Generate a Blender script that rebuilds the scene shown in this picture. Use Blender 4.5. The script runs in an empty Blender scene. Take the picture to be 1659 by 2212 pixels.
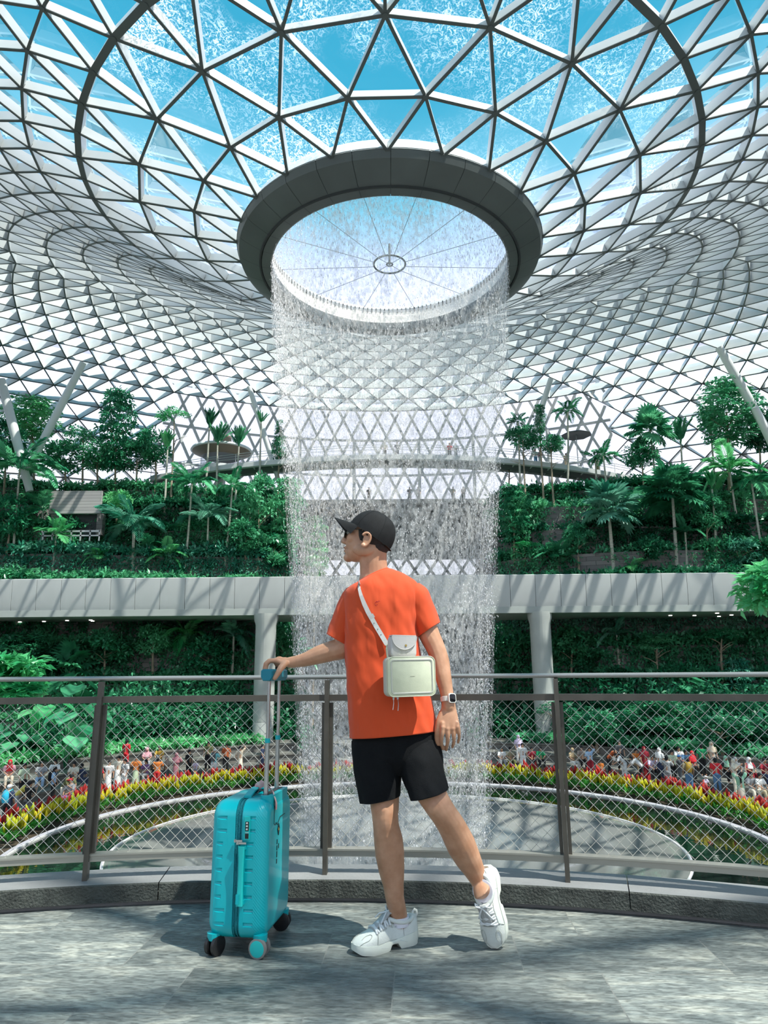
import bpy, math, random
import numpy as np
from mathutils import Vector, Matrix, noise as mnoise
random.seed(7)
rng = np.random.default_rng(7)
PI = math.pi
sc = bpy.context.scene
COL = sc.collection
CZ = 1.05                         # eye height above the platform floor
PITCH = math.radians(13.1); ROLL = math.radians(.4); FPX = 1500.0
AX, AY = .38, 32.0                # axis of the waterfall

def ray(x, y):
    u = (x - 829.5) / FPX; v = (1106 - y) / FPX
    a = u * math.cos(ROLL) + v * math.sin(ROLL); b = v * math.cos(ROLL) - u * math.sin(ROLL)
    return Vector((a, math.cos(PITCH) - b * math.sin(PITCH), math.sin(PITCH) + b * math.cos(PITCH)))
def at(x, y, Y):
    r = ray(x, y); return Vector((r.x, r.y, r.z)) * (Y / r.y) + Vector((0, 0, CZ))
def onz(x, y, z):
    r = ray(x, y); return r * ((z - CZ) / r.z) + Vector((0, 0, CZ))
def V(*a): return Vector(a)
def lerp(a, b, t): return a + (b - a) * t
def sstep(t):
    t = max(0, min(1, t)); return t * t * (3 - 2 * t)
def interp(xs, ys, x):
    return float(np.interp(x, xs, ys))

def frame(d, up=None):
    d = d.normalized()
    up = up or Vector((0, 0, 1))
    if abs(d.dot(up)) > .98: up = Vector((1, 0, 0)) if abs(d.x) < .9 else Vector((0, 1, 0))
    s = d.cross(up).normalized(); return s, s.cross(d).normalized(), d

class MB:
    """collects geometry for ONE mesh object"""
    def __init__(s): s.v = []; s.f = []; s.m = []; s.mi = 0
    def add(s, vs, fs):
        b = len(s.v); s.v.extend([tuple(p) for p in vs]); s.f.extend([tuple(b + i for i in q) for q in fs]); s.m.extend([s.mi] * len(fs)); return s
    def poly(s, pts): return s.add(pts, [tuple(range(len(pts)))])
    def box(s, c, d, R=None):
        c = Vector(c); h = [x / 2 for x in d]; P = []
        for z in (-1, 1):
            for y in (-1, 1):
                for x in (-1, 1):
                    p = Vector((x * h[0], y * h[1], z * h[2])); P.append(c + (R @ p if R else p))
        return s.add(P, [(0, 2, 3, 1), (4, 5, 7, 6), (0, 1, 5, 4), (2, 6, 7, 3), (0, 4, 6, 2), (1, 3, 7, 5)])
    def beam(s, p, q, w, h, up, off=0.0):
        """bar p->q, width w, depth h; its inner edge sits on p,q and it stands along up"""
        p = Vector(p); q = Vector(q); d = (q - p).normalized(); sd = d.cross(up).normalized(); u = sd.cross(d).normalized()
        P = []
        for e in (p, q):
            for a, b in ((-1, 0), (1, 0), (1, 1), (-1, 1)):
                P.append(e + sd * (a * w / 2) + u * (off + b * h))
        return s.add(P, [(3, 2, 1, 0), (4, 5, 6, 7), (0, 1, 5, 4), (1, 2, 6, 5), (2, 3, 7, 6), (3, 0, 4, 7)])
    def tube(s, pts, r, n=8, caps=True, flat=1.0, up=None):
        pts = [Vector(p) for p in pts]; R = r if isinstance(r, (list, tuple)) else [r] * len(pts)
        rings = []; sd = None
        for i, p in enumerate(pts):
            d = (pts[min(i + 1, len(pts) - 1)] - pts[max(i - 1, 0)])
            if d.length < 1e-9: d = Vector((0, 0, 1))
            d.normalize()
            if sd is None: sd, u, _ = frame(d, up); u = -u
            else:
                sd = (sd - d * sd.dot(d)); sd = sd.normalized() if sd.length > 1e-6 else frame(d)[0]
                u = d.cross(sd)
            rings.append([p + (sd * math.cos(2 * PI * k / n) + u * (flat * math.sin(2 * PI * k / n))) * R[i] for k in range(n)])
        return s.loft(rings, caps)
    def loft(s, rings, caps=True, closed=True):
        n = len(rings[0]); b = len(s.v); P = [p for r in rings for p in r]; F = []
        for i in range(len(rings) - 1):
            for k in range(n if closed else n - 1):
                a = i * n + k; c = i * n + (k + 1) % n
                F.append((a, c, c + n, a + n))
        if caps:
            F.append(tuple(reversed(range(n)))); F.append(tuple((len(rings) - 1) * n + k for k in range(n)))
        return s.add(P, F)
    def ball(s, c, r, seg=12, rg=8, R=None):
        c = Vector(c); r = r if isinstance(r, (tuple, list)) else (r, r, r); P = []; F = []
        for i in range(rg + 1):
            t = PI * i / rg
            for k in range(seg):
                a = 2 * PI * k / seg; p = Vector((r[0] * math.sin(t) * math.cos(a), r[1] * math.sin(t) * math.sin(a), -r[2] * math.cos(t)))
                P.append(c + (R @ p if R else p))
        for i in range(rg):
            for k in range(seg):
                a = i * seg + k; b = i * seg + (k + 1) % seg
                F.append((a, b, b + seg, a + seg))
        return s.add(P, F)
    def lathe(s, prof, c=(0, 0, 0), n=48, a0=0, a1=2 * PI):
        full = abs(a1 - a0 - 2 * PI) < 1e-6; m = n if full else n + 1; c = Vector(c); rings = []
        for k in range(m):
            a = a0 + (a1 - a0) * k / n
            rings.append([c + Vector((r * math.sin(a), -r * math.cos(a), z)) for r, z in prof])
        if full: rings.append(rings[0])
        return s.loft(rings, False, False)
    def build(s, name, mat, parent=None, smooth=True, ang=40):
        me = bpy.data.meshes.new(name); me.from_pydata(s.v, [], s.f)
        mats = mat if isinstance(mat, (list, tuple)) else [mat]
        for m in mats: me.materials.append(m)
        if len(mats) > 1: me.polygons.foreach_set('material_index', s.m)
        if smooth:
            me.polygons.foreach_set('use_smooth', [True] * len(me.polygons))
            if ang: me.set_sharp_from_angle(angle=math.radians(ang))
        me.update()
        o = bpy.data.objects.new(name, me); COL.objects.link(o)
        if parent is not None: o.parent = parent; o.matrix_parent_inverse = Matrix.Identity(4)
        return o

def tag(o, label=None, cat=None, group=None, kind=None):
    if label: o['label'] = label
    if cat: o['category'] = cat
    if group: o['group'] = group
    if kind: o['kind'] = kind
    return o
def empty(name, loc=(0, 0, 0), rz=0, label=None, cat=None, group=None, kind=None):
    o = bpy.data.objects.new(name, None); COL.objects.link(o); o.location = loc; o.rotation_euler = (0, 0, rz); o.empty_display_size = .1
    return tag(o, label, cat, group, kind)
def kids(o): return [c for c in bpy.data.objects if c.parent == o]
def copy_tree(o, kidmap, parent=None):
    c = o.copy(); COL.objects.link(c)
    if parent is not None: c.parent = parent
    for ch in kidmap.get(o.name, []): copy_tree(ch, kidmap, c)
    return c
def tree_map(o, m=None):
    m = {} if m is None else m
    for ch in o.children:
        m.setdefault(o.name, []).append(ch); tree_map(ch, m)
    return m

# ------------------------------------------------------------------ materials
def nt(name):
    m = bpy.data.materials.new(name); m.use_nodes = True; t = m.node_tree; t.nodes.clear()
    out = t.nodes.new('ShaderNodeOutputMaterial'); return m, t, out
def nd(t, typ, **kw):
    n = t.nodes.new(typ)
    for k, v in kw.items():
        if k.startswith('i_'): n.inputs[k[2:].replace('_', ' ')].default_value = v
        else: setattr(n, k, v)
    return n
def ramp(t, fac, stops):
    r = t.nodes.new('ShaderNodeValToRGB'); e = r.color_ramp.elements
    while len(e) < len(stops): e.new(.5)
    for i, (p, c) in enumerate(stops):
        e[i].position = p; e[i].color = c if len(c) == 4 else (*c, 1)
    t.links.new(fac, r.inputs[0]); return r
def coords(t, kind='Object', scale=(1, 1, 1), rot=(0, 0, 0)):
    c = t.nodes.new('ShaderNodeTexCoord'); m = t.nodes.new('ShaderNodeMapping'); m.inputs['Scale'].default_value = scale; m.inputs['Rotation'].default_value = rot
    t.links.new(c.outputs[kind], m.inputs[0]); return m.outputs[0]
def mat(name, col, rough=.5, metal=0, var=0, vscale=6, bump=0, bscale=60, spec=.5, stretch=(1, 1, 1), alt=None, coat=0, sheen=0):
    m, t, out = nt(name); p = nd(t, 'ShaderNodeBsdfPrincipled')
    p.inputs['Roughness'].default_value = rough; p.inputs['Metallic'].default_value = metal; p.inputs['Specular IOR Level'].default_value = spec
    p.inputs['Coat Weight'].default_value = coat; p.inputs['Sheen Weight'].default_value = sheen
    t.links.new(p.outputs[0], out.inputs[0])
    if var or alt:
        n = nd(t, 'ShaderNodeTexNoise', i_Scale=vscale, i_Detail=4.0); t.links.new(coords(t, scale=stretch), n.inputs['Vector'])
        c2 = alt or tuple(max(0, x * (1 + var)) for x in col); c1 = col if alt else tuple(x * (1 - var) for x in col)
        r = ramp(t, n.outputs[0], [(.3, c1), (.7, c2)]); t.links.new(r.outputs[0], p.inputs['Base Color'])
    else: p.inputs['Base Color'].default_value = (*col, 1)
    if bump:
        n = nd(t, 'ShaderNodeTexNoise', i_Scale=bscale, i_Detail=3.0); t.links.new(coords(t, scale=stretch), n.inputs['Vector'])
        b = nd(t, 'ShaderNodeBump', i_Strength=bump, i_Distance=.01); t.links.new(n.outputs[0], b.inputs['Height']); t.links.new(b.outputs[0], p.inputs['Normal'])
    return m
def leafmat(name, c1, c2, trans=.35, rough=.3, vs=.8):
    m, t, out = nt(name); p = nd(t, 'ShaderNodeBsdfPrincipled'); p.inputs['Roughness'].default_value = rough
    n = nd(t, 'ShaderNodeTexNoise', i_Scale=vs, i_Detail=5.0); g = nd(t, 'ShaderNodeNewGeometry'); t.links.new(g.outputs['Position'], n.inputs['Vector'])
    oi = nd(t, 'ShaderNodeObjectInfo'); ad = nd(t, 'ShaderNodeMath', operation='MULTIPLY_ADD'); ad.inputs[1].default_value = .35
    t.links.new(oi.outputs['Random'], ad.inputs[0]); t.links.new(n.outputs[0], ad.inputs[2])
    sb = nd(t, 'ShaderNodeMath', operation='SUBTRACT'); sb.inputs[1].default_value = .17; t.links.new(ad.outputs[0], sb.inputs[0])
    r = ramp(t, sb.outputs[0], [(.34, c1), (.66, c2)]); t.links.new(r.outputs[0], p.inputs['Base Color'])
    tr = nd(t, 'ShaderNodeBsdfTranslucent'); t.links.new(r.outputs[0], tr.inputs[0])
    mx = nd(t, 'ShaderNodeMixShader'); mx.inputs[0].default_value = trans
    t.links.new(p.outputs[0], mx.inputs[1]); t.links.new(tr.outputs[0], mx.inputs[2]); t.links.new(mx.outputs[0], out.inputs[0]); return m

# ------------------------------------------------------------------ camera, sky, sun
cam = bpy.data.cameras.new('camera'); co = bpy.data.objects.new('camera', cam); COL.objects.link(co)
cam.sensor_fit = 'VERTICAL'; cam.sensor_height = 36; cam.sensor_width = 27; cam.lens = FPX / 2212 * 36; cam.clip_end = 500; cam.clip_start = .05
f = Vector((0, math.cos(PITCH), math.sin(PITCH))); r0 = Vector((1, 0, 0)); u0 = r0.cross(f)
cr = r0 * math.cos(ROLL) - u0 * math.sin(ROLL); cu = u0 * math.cos(ROLL) + r0 * math.sin(ROLL)
co.matrix_world = Matrix(((cr.x, cu.x, -f.x, 0), (cr.y, cu.y, -f.y, 0), (cr.z, cu.z, -f.z, CZ), (0, 0, 0, 1)))
sc.camera = co
sc.view_settings.view_transform = 'Standard'; sc.view_settings.look = 'None'; sc.view_settings.exposure = .48; sc.view_settings.gamma = 1
sc.view_settings.use_curve_mapping = False
cy = sc.cycles
cy.use_denoising = True; cy.max_bounces = 6; cy.diffuse_bounces = 2; cy.glossy_bounces = 3; cy.transmission_bounces = 4; cy.transparent_max_bounces = 40
cy.use_adaptive_sampling = True; cy.adaptive_threshold = .035; cy.adaptive_min_samples = 16
cy.caustics_reflective = False; cy.caustics_refractive = False; cy.sample_clamp_indirect = 6

w = bpy.data.worlds.new('sky'); sc.world = w; w.use_nodes = True; t = w.node_tree; t.nodes.clear()
ob = nd(t, 'ShaderNodeOutputWorld'); bg = nd(t, 'ShaderNodeBackground', i_Strength=1.0); tc = nd(t, 'ShaderNodeTexCoord')
sp = nd(t, 'ShaderNodeSeparateXYZ'); t.links.new(tc.outputs['Generated'], sp.inputs[0])
cn = nd(t, 'ShaderNodeTexNoise', i_Scale=2.2, i_Detail=6.0); mp = nd(t, 'ShaderNodeMapping'); mp.inputs['Scale'].default_value = (1, 1, 2.2)
t.links.new(tc.outputs['Generated'], mp.inputs[0]); t.links.new(mp.outputs[0], cn.inputs['Vector'])
ma = nd(t, 'ShaderNodeMath', operation='MULTIPLY_ADD'); ma.inputs[1].default_value = .16; t.links.new(cn.outputs[0], ma.inputs[0]); t.links.new(sp.outputs[2], ma.inputs[2])
rp = ramp(t, ma.outputs[0], [(.0, (.55, .58, .62)), (.30, (1.0, 1.0, 1.12)), (.54, (.90, .94, 1.22)), (.62, (.66, .78, 1.10)), (.70, (.17, .50, .68)), (.78, (.045, .345, .53)), (1.0, (.035, .29, .47))])
t.links.new(rp.outputs[0], bg.inputs[0]); t.links.new(bg.outputs[0], ob.inputs[0])
sun = bpy.data.lights.new('sun', 'SUN'); sun.energy = 5.0; sun.angle = .0093; sun.color = (1, .96, .88)
so = bpy.data.objects.new('sun', sun); COL.objects.link(so)
SUND = Vector((.40, -.27, .87)).normalized()
so.rotation_euler = SUND.to_track_quat('Z', 'Y').to_euler()
# ------------------------------------------------------------------ glass roof
m_steel = mat('painted_steel', (.74, .76, .75), .38, var=.05, vscale=.6)
m_shade_joint = mat('shade_strip_and_joint', (.10, .115, .11), .5)  # dark tone that paints shade under the beams; also colours the joints
m_ring = mat('oculus_cladding', (.10, .115, .11), .45, var=.12, vscale=.5)
m_dark = mat('dark_seam', (.03, .035, .035), .7)
def glassmat(name, tint, refl=.10, milky=0):
    m, t, out = nt(name); tr = nd(t, 'ShaderNodeBsdfTransparent'); tr.inputs[0].default_value = (*tint, 1)
    gl = nd(t, 'ShaderNodeBsdfGlossy', i_Roughness=.02); lw = nd(t, 'ShaderNodeLayerWeight', i_Blend=.25)
    mu = nd(t, 'ShaderNodeMath', operation='MULTIPLY'); mu.inputs[1].default_value = refl * 4; t.links.new(lw.outputs['Fresnel'], mu.inputs[0])
    mx = nd(t, 'ShaderNodeMixShader'); mu.use_clamp = True
    t.links.new(mu.outputs[0], mx.inputs[0]); t.links.new(tr.outputs[0], mx.inputs[1]); t.links.new(gl.outputs[0], mx.inputs[2]); last = mx
    if milky:
        df = nd(t, 'ShaderNodeBsdfTranslucent'); df.inputs[0].default_value = (.9, .92, .95, 1)
        m2 = nd(t, 'ShaderNodeMixShader'); m2.inputs[0].default_value = milky; t.links.new(mx.outputs[0], m2.inputs[1]); t.links.new(df.outputs[0], m2.inputs[2]); last = m2
    t.links.new(last.outputs[0], out.inputs[0]); return m
m_glass = glassmat('roof_glass', (.93, .98, .99))
NEAR = [(7.66, 20.85), (9.8, 21.5), (12.4, 22.3), (15, 23), (17.2, 23.5), (19.5, 23.9), (21.9, 24.1), (24.3, 24.1), (26.7, 23.9), (29, 23.4), (31.3, 22.7), (33.5, 21.7), (35.6, 20.5), (37.6, 19), (39.4, 17.3), (41, 15.3), (42.4, 13.1), (43.5, 10.7), (44.3, 8.2), (44.9, 5.6), (45.3, 3), (45.4, .5)]
FAR = [(7.66, 20.85), (9.9, 21.9), (12.5, 23.5), (15.2, 25.3), (18, 27.1), (21, 28.9), (24.2, 30.6), (27.6, 32.1), (31, 33.4), (34.5, 34.4), (38, 35.1), (41.4, 35.4), (44.7, 35.3), (47.9, 34.8), (50.8, 33.8), (53.4, 32.3), (55.5, 30.4), (57.1, 28.2), (58.2, 25.8), (58.9, 23.3), (59.2, 20.7), (59.2, 18)]
KK = list(range(22))
def roof_pt(k, a):
    """k = row along the section, a = bearing in degrees (0 = towards the viewer)"""
    d = abs((a + 180) % 360 - 180); wf = sstep((d - 55) / 95)
    r = lerp(interp(KK, [p[0] for p in NEAR], k), interp(KK, [p[0] for p in FAR], k), wf)
    z = lerp(interp(KK, [p[1] for p in NEAR], k), interp(KK, [p[1] for p in FAR], k), wf)
    A = math.radians(a); return Vector((AX + r * math.sin(A), AY - r * math.cos(A), z + CZ))
def warp(u): return u + 4.87 * math.sin(math.radians(2 * u)) - 1.0
rows = [0, 1, 2, 3, 4]; 
while rows[-1] < 20.6: rows.append(rows[-1] + .66)
def rowN(i): return 24 if i <= 2 else (48 if i <= 11 else 96)
def halfph(i): return (i % 2) if i < 3 else ((i - 3) % 2 if i <= 11 else (i - 12) % 2)
def ua(i, j):
    N = rowN(i); return (j + .5 * halfph(i)) * 360 / N
NODE = {}
def node(i, j):
    j %= rowN(i)
    if (i, j) not in NODE:
        a = warp(ua(i, j)); p = roof_pt(rows[i], a)
        e1 = roof_pt(rows[i] + .3, a) - roof_pt(max(0, rows[i] - .3), a); e2 = roof_pt(rows[i], a + 1) - roof_pt(rows[i], a - 1)
        n = e2.cross(e1).normalized()
        if n.dot(p - Vector((AX, AY, 6))) < 0: n = -n
        NODE[(i, j)] = (p, n, a)
    return NODE[(i, j)]
def keep(i, a):
    d = abs((a + 180) % 360 - 180)
    return not (d > 151 and rows[i] > 14.6)
edges = set(); tris = []
for i in range(len(rows) - 1):
    N, M2 = rowN(i), rowN(i + 1)
    for j in range(N):
        if M2 == N:
            if halfph(i) < halfph(i + 1): b = [(i + 1, j - 1), (i + 1, j)]; T = [((i, j), b[0], b[1]), ((i, j), (i, j + 1), (i + 1, j))]
            else: b = [(i + 1, j), (i + 1, j + 1)]; T = [((i, j), b[0], b[1]), ((i, j), (i, j + 1), (i + 1, j + 1))]
        else:
            s = 2 * j + (1 if halfph(i) else 0) - (0 if halfph(i + 1) == 0 else 0)
            b = [(i + 1, s - 1), (i + 1, s), (i + 1, s + 1)]
            T = [((i, j), b[0], b[1]), ((i, j), b[1], b[2]), ((i, j), (i, j + 1), b[2])]
        for tr in T:
            tr = [(p, q % rowN(p)) for p, q in tr]
            if all(keep(p, node(p, q)[2]) for p, q in tr): tris.append(tr)
for tr in tris:
    for x in range(3):
        e = tuple(sorted((tr[x], tr[(x + 1) % 3]))); edges.add(e)
gl = MB(); film = MB(); bm_ = MB(); nodes = MB(); shade_mb = MB()
for tr in tris:
    P = [node(*k) for k in tr]; mi = min(k[0] for k in tr)
    gl.poly([p + n * .62 for p, n, a in P])
    if mi < 3: film.poly([p + n * .70 for p, n, a in P])
for (A, B) in sorted(edges):
    p, n1, a1 = node(*A); q, n2, a2 = node(*B); n = (n1 + n2).normalized(); k = (rows[A[0]] + rows[B[0]]) / 2
    am = abs(((a1 + a2) / 2 if abs(a1 - a2) < 90 else a1) + 180) % 360 - 180; am = abs(am); far_ = sstep((am - 50) / 60)
    wd, dp = (.10, .42) if k < 3.5 else (lerp(.09, .115, far_), lerp(lerp(.42, .26, sstep((k - 4) / 4)), lerp(.5, 1.2, sstep((k - 4) / 6)), far_))
    if A[0] == B[0] == 3: wd, dp = .26, .6
    bm_.beam(p, q, wd, dp, n); shade_mb.beam(p, q, wd + .022 * (1 - far_ * sstep((k - 4) / 4)), .035, n, -.036)  # thin dark strip added under each beam, shade put into its colour
used = {k for e in edges for k in e if k[0] <= 9}
for k in sorted(used):
    p, n, a = node(*k); s, u, d = frame(n); nodes.tube([p - n * .07, p + n * .2], .11, 7)
ceiling = gl.build('ceiling', m_glass, smooth=False); tag(ceiling, 'glass dome roof of triangular panes dipping to a round opening', 'glass roof', kind='structure')
lat = bm_.build('steel_lattice', m_steel, ceiling, smooth=False); tag(lat, 'pale steel beams framing the triangular panes')
shade_o = shade_mb.build('shade_strip', m_shade_joint, ceiling, smooth=False); tag(shade_o, 'dark strip standing in for shade along the inner edge of the beams')
jn = nodes.build('node_joint', m_shade_joint, ceiling); tag(jn, 'round steel joints where beams meet', kind='stuff')
# rain water running over the funnel panes
m, t, out = nt('water_film'); tr = nd(t, 'ShaderNodeBsdfTransparent'); df = nd(t, 'ShaderNodeBsdfTranslucent'); df.inputs[0].default_value = (.95, .97, 1, 1)
c = coords(t, 'Object'); n1 = nd(t, 'ShaderNodeTexNoise', i_Scale=3.0, i_Detail=3.0, i_Distortion=1.5); t.links.new(c, n1.inputs['Vector'])
n2 = nd(t, 'ShaderNodeTexNoise', i_Scale=.23, i_Detail=2.0); t.links.new(c, n2.inputs['Vector'])
n3 = nd(t, 'ShaderNodeTexNoise', i_Scale=16.0, i_Detail=1.0); t.links.new(c, n3.inputs['Vector'])
r1 = ramp(t, n1.outputs[0], [(.0, (0, 0, 0)), (.50, (0, 0, 0)), (.545, (1, 1, 1)), (.56, (1, 1, 1)), (.59, (0, 0, 0))]); r2 = ramp(t, n2.outputs[0], [(.40, (.0, .0, .0)), (.62, (1, 1, 1))])
r3 = ramp(t, n3.outputs[0], [(.46, (0, 0, 0)), (.66, (.26, .26, .26))])
mm = nd(t, 'ShaderNodeMath', operation='MULTIPLY_ADD'); t.links.new(r1.outputs[0], mm.inputs[0]); mm.inputs[1].default_value = .62; t.links.new(r3.outputs[0], mm.inputs[2])
m3 = nd(t, 'ShaderNodeMath', operation='MULTIPLY'); t.links.new(mm.outputs[0], m3.inputs[0]); t.links.new(r2.outputs[0], m3.inputs[1])
mx = nd(t, 'ShaderNodeMixShader'); m3.use_clamp = True; t.links.new(m3.outputs[0], mx.inputs[0]); t.links.new(tr.outputs[0], mx.inputs[1]); t.links.new(df.outputs[0], mx.inputs[2]); t.links.new(mx.outputs[0], out.inputs[0])
wf = film.build('water_film', m, smooth=False); tag(wf, 'rippling film of water running down the roof panes to the opening', 'water', kind='stuff')

# oculus ring
ring = empty('oculus_ring', (AX, AY, CZ + 20), label='dark grey clad ring around the round opening of the glass roof', cat='ring')
pan = MB(); pin = MB(); NS = 30
for k in range(NS):
    a0 = 2 * PI * k / NS + .0012; a1 = 2 * PI * (k + 1) / NS - .0012
    pan.lathe([(7.75, .95), (7.62, .55), (7.35, .38), (6.62, .06), (6.56, .04), (6.56, .12)], n=5, a0=a0, a1=a1)
    pin.lathe([(6.5, .10), (6.48, .02), (6.05, -.02), (5.97, .02), (5.96, .15), (6.0, .5)], n=5, a0=a0, a1=a1)
pan.build('outer_panel', m_ring, ring, ang=25); pin.build('inner_panel', m_ring, ring, ang=25)
bk = MB(); bk.lathe([(7.7, 1.0), (7.3, .45), (6.6, .14), (6.0, .1)], n=96); bk.build('backing', m_dark, ring)
be = MB(); be.lathe([(6.62, .05), (6.6, -.03), (6.53, -.03), (6.51, .05)], n=120); be.build('drip_edge', m_dark, ring)
m_lip = mat('funnel_lip', (.82, .80, .74), .4, var=.1, vscale=1.5)
lip = MB(); lip.lathe([(6.0, .12), (6.0, .5), (6.06, .55), (6.1, 1.0), (6.16, 1.05), (6.16, 1.25)], n=120); lip.build('funnel_lip', m_lip, ring, ang=20)
up = MB(); up.lathe([(6.2, 1.2), (6.14, 1.45), (6.2, 1.62), (6.6, 1.7), (7.4, 1.65), (7.75, .9)], n=120); up.build('gutter_rim', m_steel, ring, ang=30)
st = MB()
for k in range(150):
    a = 2 * PI * k / 150; st.beam(V(6.12 * math.sin(a), -6.12 * math.cos(a), 1.2), V(6.12 * math.sin(a), -6.12 * math.cos(a), 1.5), .05, .04, V(math.sin(a), -math.cos(a), 0))
st.build('weir_teeth', m_dark, ring)
wheel = empty('spoke_wheel', (AX, AY + .3, CZ + 20.75), label='thin cable wheel with a small hub hanging in the roof opening', cat='cable wheel')
tb = MB(); tb.tube([V(.82 * math.cos(2 * PI * k / 48), .82 * math.sin(2 * PI * k / 48), 0) for k in range(49)], .05, 6, False); tb.build('rim', m_ring, wheel)
hb = MB(); hb.tube([V(.15 * math.cos(2 * PI * k / 24), .15 * math.sin(2 * PI * k / 24), 0) for k in range(25)], .045, 6, False); hb.tube([V(0, 0, 0), V(0, 0, 1.2)], .06); hb.build('hub', m_ring, wheel)
for k in range(12):
    a = 2 * PI * (k + .5) / 12; cb = MB(); cb.tube([V(.82 * math.cos(a), .82 * math.sin(a), 0), V(6.1 * math.cos(a), 6.1 * math.sin(a), .75)], .014, 5); cb.build('cable', m_ring, wheel)
for k in range(4):
    a = PI / 4 + k * PI / 2; cb = MB(); cb.tube([V(.15 * math.cos(a), .15 * math.sin(a), 0), V(.82 * math.cos(a), .82 * math.sin(a), 0)], .014, 5); cb.build('cable', m_ring, wheel)
# ------------------------------------------------------------------ waterfall, bowl, pool, plaza
FZ = [21.2, 20, 15, 9.6, 4.3, -5, -12]; FR = [6.02, 5.98, 5.6, 4.95, 4.5, 3.9, 3.5]
def fallR(z): return interp(list(reversed(FZ)), list(reversed(FR)), z)
def veil(name, amt, seed, grain=7.0):
    m, t, out = nt(name); tr = nd(t, 'ShaderNodeBsdfTransparent')
    d1 = nd(t, 'ShaderNodeBsdfDiffuse'); d1.inputs[0].default_value = (1, .975, .94, 1); d2 = nd(t, 'ShaderNodeBsdfTranslucent'); d2.inputs[0].default_value = (1, .97, .94, 1)
    ms = nd(t, 'ShaderNodeMixShader'); ms.inputs[0].default_value = .5; t.links.new(d1.outputs[0], ms.inputs[1]); t.links.new(d2.outputs[0], ms.inputs[2])
    c = coords(t, 'Object', (1, 1, .55)); n1 = nd(t, 'ShaderNodeTexNoise', noise_dimensions='4D', i_Scale=grain, i_Detail=2.5, i_W=seed); t.links.new(c, n1.inputs['Vector'])
    r1 = ramp(t, n1.outputs[0], [(.44, (0, 0, 0)), (.60, (1, 1, 1))])
    c2 = coords(t, 'Object', (1, 1, .045)); n2 = nd(t, 'ShaderNodeTexNoise', noise_dimensions='4D', i_Scale=2.6, i_Detail=3.0, i_W=seed + 3); t.links.new(c2, n2.inputs['Vector'])
    r2 = ramp(t, n2.outputs[0], [(.36, (.25, .25, .25)), (.66, (1, 1, 1))])
    a = nd(t, 'ShaderNodeMath', operation='MULTIPLY'); t.links.new(r1.outputs[0], a.inputs[0]); t.links.new(r2.outputs[0], a.inputs[1])
    tc_ = nd(t, 'ShaderNodeTexCoord'); sp_ = nd(t, 'ShaderNodeSeparateXYZ'); t.links.new(tc_.outputs['Object'], sp_.inputs[0])
    mr = nd(t, 'ShaderNodeMapRange'); mr.inputs[1].default_value = 9; mr.inputs[2].default_value = 19; mr.inputs[3].default_value = amt; mr.inputs[4].default_value = min(.95, amt * 1.25); t.links.new(sp_.outputs[2], mr.inputs[0])
    b = nd(t, 'ShaderNodeMath', operation='MULTIPLY'); t.links.new(a.outputs[0], b.inputs[0]); t.links.new(mr.outputs[0], b.inputs[1])
    mx = nd(t, 'ShaderNodeMixShader'); t.links.new(b.outputs[0], mx.inputs[0]); t.links.new(tr.outputs[0], mx.inputs[1]); t.links.new(ms.outputs[0], mx.inputs[2]); t.links.new(mx.outputs[0], out.inputs[0]); return m
fall = empty('waterfall', (AX, AY, CZ), label='tall round curtain of falling water dropping from the roof opening', cat='waterfall')
zz = [21.3, 20.4, 19, 17, 15, 12, 9, 6, 3, 0, -3, -6, -9, -12]
for nm, dr, amt, seed, gr in (('inner_veil', -.35, .42, 1.0, 6.0), ('main_veil', 0, .46, 7.0, 7.0), ('outer_spray', .22, .26, 13.0, 8.0)):
    b = MB(); b.lathe([(fallR(z) + dr * min(1, (21.5 - z) / 6), z) for z in zz], n=96); o = b.build(nm, veil(nm, amt, seed, gr), fall, ang=0)
dm = MB()
for k in range(42000):
    z = 20.6 - 27.5 * rng.random() ** 1.0; a = 2 * PI * rng.random(); r = fallR(z) + rng.normal(0, .16) * min(1, .25 + (21 - z) / 12); L = .025 + .06 * rng.random() * (1.8 if z > 12 else 1); q = .007 + .009 * rng.random()
    c = Vector((r * math.sin(a), -r * math.cos(a), z))
    dm.add([c + V(q, 0, 0), c + V(-q * .5, q * .87, 0), c + V(-q * .5, -q * .87, 0), c + V(0, 0, L), c - V(0, 0, L * .6)], [(0, 1, 3), (1, 2, 3), (2, 0, 3), (1, 0, 4), (2, 1, 4), (0, 2, 4)])
m_drop = mat('falling_water', (.95, .94, .97), .1, spec=.8)
tag(dm.build('droplets', m_drop, fall, ang=0), 'bright strands and drops of falling water', kind='stuff')

m_bowl = mat('bowl_acrylic', (.27, .27, .25), .12, var=.15, vscale=.5, alt=(.21, .225, .22), coat=.6)
bowl = empty('vortex_bowl', (AX, AY, CZ), label='wide grey funnel bowl that catches the falling water', cat='water bowl')
b = MB(); b.lathe([(11.6, -6.95), (11.5, -6.93), (10.6, -7.1), (9, -7.5), (7.2, -8.2), (5.6, -9.3), (4.2, -11), (3.2, -13.5), (2.9, -16)], n=128); b.build('bowl', m_bowl, bowl, ang=0)
m_rim = mat('pale_rim', (.8, .8, .76), .4)
b = MB(); b.tube([V(11.62 * math.sin(2 * PI * k / 128), 11.62 * math.cos(2 * PI * k / 128), -6.92) for k in range(129)], .035, 6, False); b.build('rim', m_rim, bowl)
m, t, out = nt('pool_water'); p = nd(t, 'ShaderNodeBsdfPrincipled'); p.inputs['Base Color'].default_value = (.012, .018, .016, 1); p.inputs['Roughness'].default_value = .04; p.inputs['Specular IOR Level'].default_value = .9
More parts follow.
